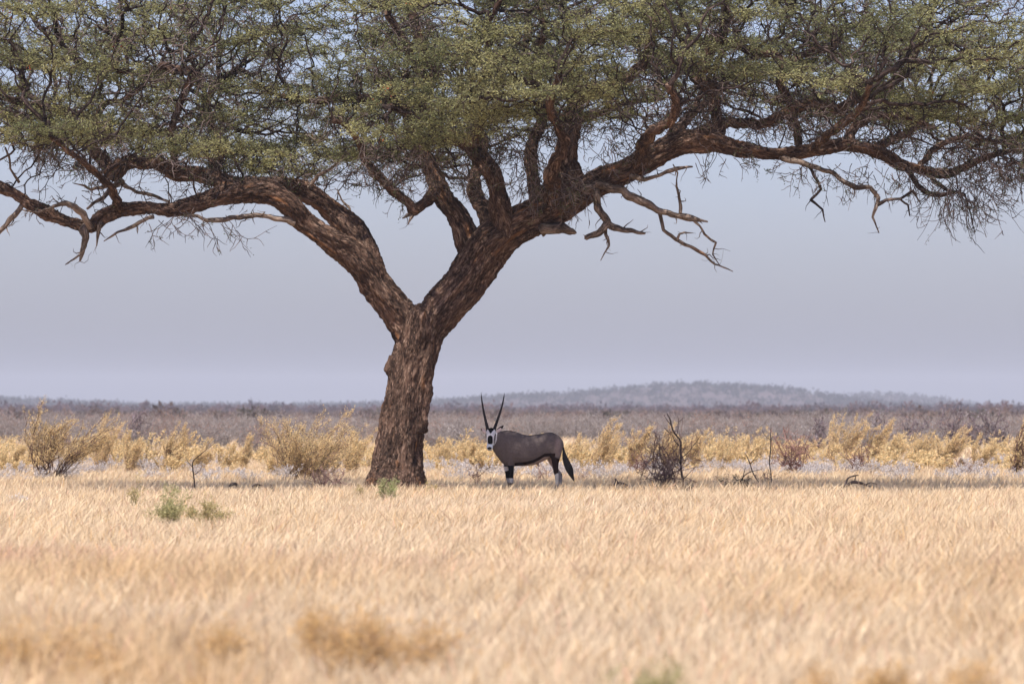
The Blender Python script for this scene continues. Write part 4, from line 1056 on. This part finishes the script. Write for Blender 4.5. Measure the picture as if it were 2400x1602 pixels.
shrub('white_plant', 36, 1184, 1152, 60, 'pale grey clump in the grass near the left edge', **WG)
shrub('white_plant', 108, 1182, 1164, 50, 'faint white clump right of the pale grey clump', **{**WG, 'stems': 12})
FG = dict(cat='bush', pal='goldbrown', stems=80, twigs=10, leaf=8, lsize=(.012, .028), stemcol=(.34, .22, .14), lean=.1, lz=.3, stem_r=.003, spr=.9, twl=.5)
for px, py, top, w_, lab in [(70, 1560, 1420, 150, 'blurred golden-brown bush in the bottom left corner of the foreground'), (205, 1540, 1450, 100, 'blurred dull brown bush second from the left in the foreground'), (520, 1500, 1418, 120, 'small blurred golden bush left of the largest foreground bush'),
                          (890, 1580, 1412, 250, 'largest blurred golden-brown bush in the foreground grass'), (430, 1602, 1552, 90, 'low golden-brown bush on the bottom edge left of centre'), (735, 1412, 1392, 70, 'faint golden bush farther back in the foreground grass'),
                          (2260, 1650, 1535, 110, 'round brown bush on the bottom edge at right'), (2080, 1610, 1520, 120, 'reddish brown bush on the bottom edge left of the round one'), (1880, 1600, 1545, 90, 'thin orange-brown bush on the bottom edge right of the green sprigs')]:
    shrub('foreground_bush', px, max(py, top + 215), top, w_ * 1.9, lab, group='blurred foreground bushes', **{**FG, 'stems': int(w_ * .42), 'plumes': max(4, int(w_ / 14)), 'upright': .9})
shrub('green_shrub', 1518, 1740, 1480, 130, 'blurred green sprigs on the bottom edge, the larger of two', pal='green', **{**GR, 'stems': 22, 'lsize': (.015, .03), 'stem_r': .003})
shrub('green_shrub', 1440, 1740, 1520, 90, 'blurred green sprigs on the bottom edge, the smaller left one', pal='green', **{**GR, 'stems': 12, 'lsize': (.015, .03), 'stem_r': .003})

# pale rounded bushes in the grey scrub behind
for px, top, lab in [(143, 998, 'left of two pale rounded bushes behind the tallest left yellow shrub'), (276, 1000, 'right of two pale rounded bushes behind the yellow shrubs at left')]:
    y = 165.0; x = (px - 1200) * y / FPX; h = H + (HZ - top) * y / FPX
    n = 5200; u = norm(rng.normal(size=(n, 3))); u[:, 2] = np.abs(u[:, 2])
    u *= rng.uniform(.8, 1, (n, 1))
    C = np.array([x, y, 0]) + u * [.36, .36, h * .97]
    e = empty('pale_bush', (x, y, 0), label=lab, cat='bush', group='pale rounded bushes')
    v, f = leaves(C, norm(u + rng.normal(size=(n, 3)) * .8), rng.uniform(.05, .1, n), np.full(n, .014))
    mesh('foliage', v, f, M_veg, e, cols=np.repeat(np.array([.62, .50, .44]) * rng.uniform(.75, 1.2, (n, 1)), 4, 0))
    ns = 30; a_ = rng.uniform(0, 6.28, ns); P = np.empty((ns, 4, 3))
    for j in range(4):
        t = j / 3; P[:, j] = np.stack([x + np.cos(a_) * .3 * t, y + np.sin(a_) * .3 * t, -.05 + h * .8 * t + 0 * a_], -1)
    v, f = prisms(P, np.full((ns, 4), .008), 3); mesh('stems', v, f, M_stem, e, cols=np.tile([.2, .14, .12], (len(v), 1)))

# grey thicket behind, low white and yellow cover: uncountable masses
def mass(name, n, y0, y1, hfun, wfun, xr=.115, **k):
    SV, SF, SC, LV, LF, LC = [], [], [], [], [], []; so_ = lo_ = 0
    for i in range(n):
        y = math.sqrt(rng.uniform(y0 ** 2, y1 ** 2)); x = rng.uniform(-1, 1) * (xr * y + 2)
        h = hfun(x, y)
        if h <= 0: continue
        kk = {**k}
        if isinstance(kk.get('pal'), list): kk['pal'] = kk['pal'][rng.integers(0, len(kk['pal']))]
        sv, sf, sc, lf = shrub_arrays(x, y, h, wfun(h), **kk)
        SV.append(sv); SF.append(sf + so_); SC.append(sc); so_ += len(sv)
        if lf: LV.append(lf[0]); LF.append(lf[1] + lo_); LC.append(lf[2]); lo_ += len(lf[0])
    V = np.concatenate(SV + LV); F = np.concatenate(SF + [l + so_ for l in LF]); C = np.concatenate(SC + LC)
    tag(mesh(name, V, F, M_veg, cols=C), kind='stuff')
mass('grey_thicket', 640, 172, 420, lambda x, y: rng.uniform(1.1, 1.62) * (.92 + .2 * vnoise(np.array([x]), np.array([y]), 9, 77)[0]), lambda h: h * 1.5, stems=16, twigs=14, leaf=3, pal=['grey', 'grey', 'grey', 'redbrown'], lsize=(.03, .075), stemcol=(.31, .268, .245), stem_r=.014, lean=.05, jit=.5, twl=.42, bare=.2)
mass('white_ground_cover', 360, 113, 150, lambda x, y: rng.uniform(.30, .52) * (1 if vnoise(np.array([x]), np.array([y]), 3, 5)[0] + (.1 if x > 0 else 0) > .5 else 0), lambda h: h * 2.2, stems=18, twigs=6, leaf=8, pal='white', lsize=(.02, .045), stemcol=(.36, .31, .29), stem_r=.005, lean=.05)
mass('low_yellow_scrub', 260, 128, 170, lambda x, y: rng.uniform(.4, .95) * (.5 + .9 * vnoise(np.array([x]), np.array([y]), 2.5, 41)[0]), lambda h: h * 1.7, stems=12, twigs=10, leaf=11, pal='gold', lsize=(.03, .07), stemcol=(.24, .15, .09), stem_r=.007, lean=.25, lz=.15)

# dry grey trees sticking out of the thicket at right
TG = dict(cat='tree', group='leafless trees above the thicket at right', pal='grey', stems=9, twigs=14, leaf=2, lsize=(.05, .1), stem_r=.03, stemcol=(.14, .105, .11), lean=.0, jit=.45, twl=.4, bare=.5)
for px, top, w_, lab in [(2060, 944, 24, 'thin leafless tree spike left of the leafless tree group'), (2145, 946, 50, 'forked leafless tree, second from the left above the thicket'), (2238, 940, 60, 'tallest leafless tree above the thicket at right'), (2290, 950, 70, 'broad leafless tree right of the tallest leafless tree'), (2345, 954, 60, 'leafless tree nearest the right edge above the thicket'), (1920, 958, 30, 'small leafless tree behind the tallest right yellow shrub'), (318, 938, 20, 'slender leafless tree rising above the thicket at left')]:
    yb = HZ + H * FPX / 195.0
    shrub('leafless_tree', px, yb, top, w_, lab, **TG)

# ------------------------------------------------------------------ dead saplings and fallen wood
def wood(name, label, cat, polys, mat=M_dead, group=None, seed=0):
    """polys: list of lists of (px, py, r_px, Y)"""
    P = [np.array([[*W(a, b, Y), r * .8 * Y / FPX] for a, b, r, Y in p]) for p in polys]
    loc = P[0][0, :3]
    e = empty(name, (loc[0], loc[1], 0), label=label, cat=cat, group=group)
    v, f, b = merge_tubes([tube(P[0], 8, .03, .25, seed)]); mesh('stem', v, f, mat, e, smooth=True, bark=b)
    for i, p in enumerate(P[1:]):
        v, f, b = merge_tubes([tube(p, 6, .04, .25, seed + i)]); mesh('branch', v, f, mat, e, smooth=True, bark=b)
    return e
M_darkwood = barkmat('dark_wood', (.05, .036, .03), (.13, .095, .08), (.24, .18, .155), scale=16, bump=.01)
s_ = 3.915
def R4(a, b, r, Y): return (1400 + a / s_, 940 + b / s_, r, Y)
Yd = 104.0
wood('dead_sapling', 'tall dark dead sapling with a crooked stem rising above the yellow shrubs', 'dead tree', [
    [R4(800, 860, 3.4, Yd), R4(785, 740, 3.2, Yd), R4(768, 620, 3, Yd), R4(765, 480, 2.8, Yd), R4(765, 370, 2.6, Yd), R4(730, 320, 2.5, Yd), R4(695, 270, 2.4, Yd), R4(680, 220, 2.3, Yd), R4(665, 160, 2.2, Yd), R4(640, 115, 1.4, Yd)],
    [R4(676, 215, 1.6, Yd), R4(645, 180, 1.3, Yd), R4(612, 128, .7, Yd)], [R4(700, 275, 1.3, Yd), R4(660, 285, 1.1, Yd + .2), R4(612, 243, .7, Yd + .3)],
    [R4(750, 410, 1.5, Yd), R4(710, 360, 1.2, Yd), R4(682, 300, .8, Yd)], [R4(740, 215, 1, Yd), R4(745, 170, .9, Yd), R4(735, 130, .6, Yd)], [R4(728, 315, 1, Yd), R4(742, 250, 1, Yd), R4(745, 190, .8, Yd), R4(805, 150, .4, Yd)],
    [R4(768, 520, 1.4, Yd), R4(830, 470, 1, Yd - .2), R4(900, 380, .8, Yd - .3), R4(950, 310, .5, Yd - .3)], [R4(775, 650, 1.4, Yd), R4(700, 580, 1.1, Yd - .1), R4(640, 480, .9, Yd - .2), R4(590, 400, .5, Yd - .2)],
    [R4(785, 720, 1.2, Yd), R4(860, 640, .9, Yd), R4(910, 590, .5, Yd)], [R4(770, 600, 1.2, Yd), R4(725, 480, .9, Yd + .1), R4(672, 420, .5, Yd + .1)]], M_darkwood)
wood('slender_sapling', 'slender black sapling standing in front of the bare red-brown bush', 'dead tree', [
    [R4(1590, 800, 2, 105), R4(1595, 680, 1.8, 105), R4(1580, 560, 1.7, 105), R4(1590, 440, 1.6, 105), R4(1590, 320, 1.4, 105), R4(1595, 210, .6, 105)],
    [R4(1590, 400, 1, 105), R4(1612, 280, .5, 105)], [R4(1590, 350, 1, 105), R4(1545, 320, .9, 105), R4(1512, 265, .6, 105)], [R4(1595, 690, 1, 105), R4(1565, 620, .6, 105)]], M_darkwood, seed=3)
wood('dead_forked_stem', 'crooked forked black dead branch rising right of the low dark bush', 'dead branch', [
    [R4(1480, 740, 1.6, 104), R4(1440, 680, 1.6, 104), R4(1415, 620, 1.7, 104), R4(1400, 570, 1.5, 104), R4(1370, 500, 1, 104), R4(1350, 470, .5, 104)],
    [R4(1402, 575, 1.2, 104), R4(1435, 535, 1, 104), R4(1460, 505, .5, 104)],
    [R4(1300, 760, 1.8, 104), R4(1340, 690, 1.6, 104), R4(1395, 650, 1.4, 104), R4(1450, 635, 1.1, 104), R4(1510, 620, .6, 104)], [R4(1335, 695, 1.2, 104), R4(1350, 640, 1, 104), R4(1358, 590, .5, 104)]], M_darkwood, seed=5)
wood('small_sapling', 'small dark thorny sapling left of the wide golden shrub', 'dead tree', [
    [(456, 1148, 2.6, 103), (455, 1122, 2.2, 103), (452, 1098, 1.9, 103), (453, 1080, 1.6, 103), (468, 1066, 1.2, 103), (485, 1052, 1, 103), (505, 1036, .5, 103)],
    [(453, 1096, 1.1, 103), (441, 1082, .8, 103), (436, 1072, .4, 103)], [(455, 1112, 1.1, 103), (466, 1104, .8, 103), (474, 1092, .4, 103)], [(455, 1122, 1, 103), (444, 1112, .5, 103)]], M_darkwood, seed=8)
DWG = 'pieces of fallen dark wood in the grass'
wood('fallen_wood', 'dark arched piece of fallen wood, left of the three between green shrub and trunk', 'fallen wood', [[(532, 1146, 3, 103), (541, 1136, 4, 103), (552, 1133, 5, 103), (560, 1143, 3, 103)]], M_darkwood, DWG, 1)
wood('fallen_wood', 'low dark arched wood, middle of the three between green shrub and trunk', 'fallen wood', [[(586, 1148, 3, 103), (596, 1138, 4, 103), (612, 1138, 4, 103), (624, 1148, 3, 103)], [(596, 1140, 2, 103), (590, 1152, 1.4, 103)]], M_darkwood, DWG, 2)
wood('fallen_wood', 'small pointed dark stump, right of the three between green shrub and trunk', 'fallen wood', [[(637, 1152, 5, 103), (636, 1142, 4, 103), (634, 1134, 2, 103)]], M_darkwood, DWG, 3)
wood('fallen_wood', 'brown arched root with strands below the three dark pieces of wood', 'fallen wood', [[(613, 1186, 1.5, 89), (622, 1171, 2, 89), (634, 1168, 2.2, 89), (648, 1172, 2, 89), (652, 1184, 1.2, 89)], [(630, 1169, 1.2, 89), (626, 1184, 1, 89)], [(640, 1170, 1.2, 89), (644, 1184, 1, 89)]], M_dead, DWG, 4)
wood('fallen_log', 'rotten brown log with a raised dark knob right of the oryx', 'log', [[(1420, 1150, 6, 100), (1436, 1142, 9, 100), (1455, 1138, 11, 100), (1470, 1142, 8, 100)], [(1447, 1134, 5, 99.9), (1444, 1125, 4, 99.9), (1441, 1121, 2, 99.9)], [(1450, 1136, 6, 99.9), (1447, 1150, 6, 99.8)]], M_darkwood, seed=6)
wood('fallen_branch', 'bleached fallen branch with arched dark twigs in the grass at right', 'fallen branch', [[(1975, 1148, 4, 101), (1995, 1131, 5, 101), (2015, 1131, 4, 101), (2040, 1140, 2, 101)], [(1980, 1142, 4, 101), (1986, 1122, 3, 101), (2000, 1115, 2.4, 101), (2012, 1113, 1.4, 101)], [(2003, 1130, 2, 101), (2005, 1115, 1, 101)], [(2028, 1136, 2, 101), (2040, 1130, 1.2, 101), (2055, 1134, .7, 101)]], M_darkwood, seed=7)
wood('fallen_branch', 'grey fallen branch lying right of the tree trunk base', 'fallen branch', [[(995, 1142, 3, 99.5), (1015, 1139, 2.6, 99.4), (1032, 1136, 2.6, 99.4), (1050, 1139, 1.4, 99.3)], [(1022, 1138, 1.6, 99.4), (1040, 1133, 1, 99.2)]], M_dead, seed=9)
wood('grey_stick', 'thin grey stick leaning over the grass at the right edge', 'stick', [[(2425, 1337, 4, 47.5), (2350, 1333, 3.6, 47.6), (2300, 1331, 3, 47.7), (2250, 1327, 1.6, 47.8)]], M_darkwood, seed=10)
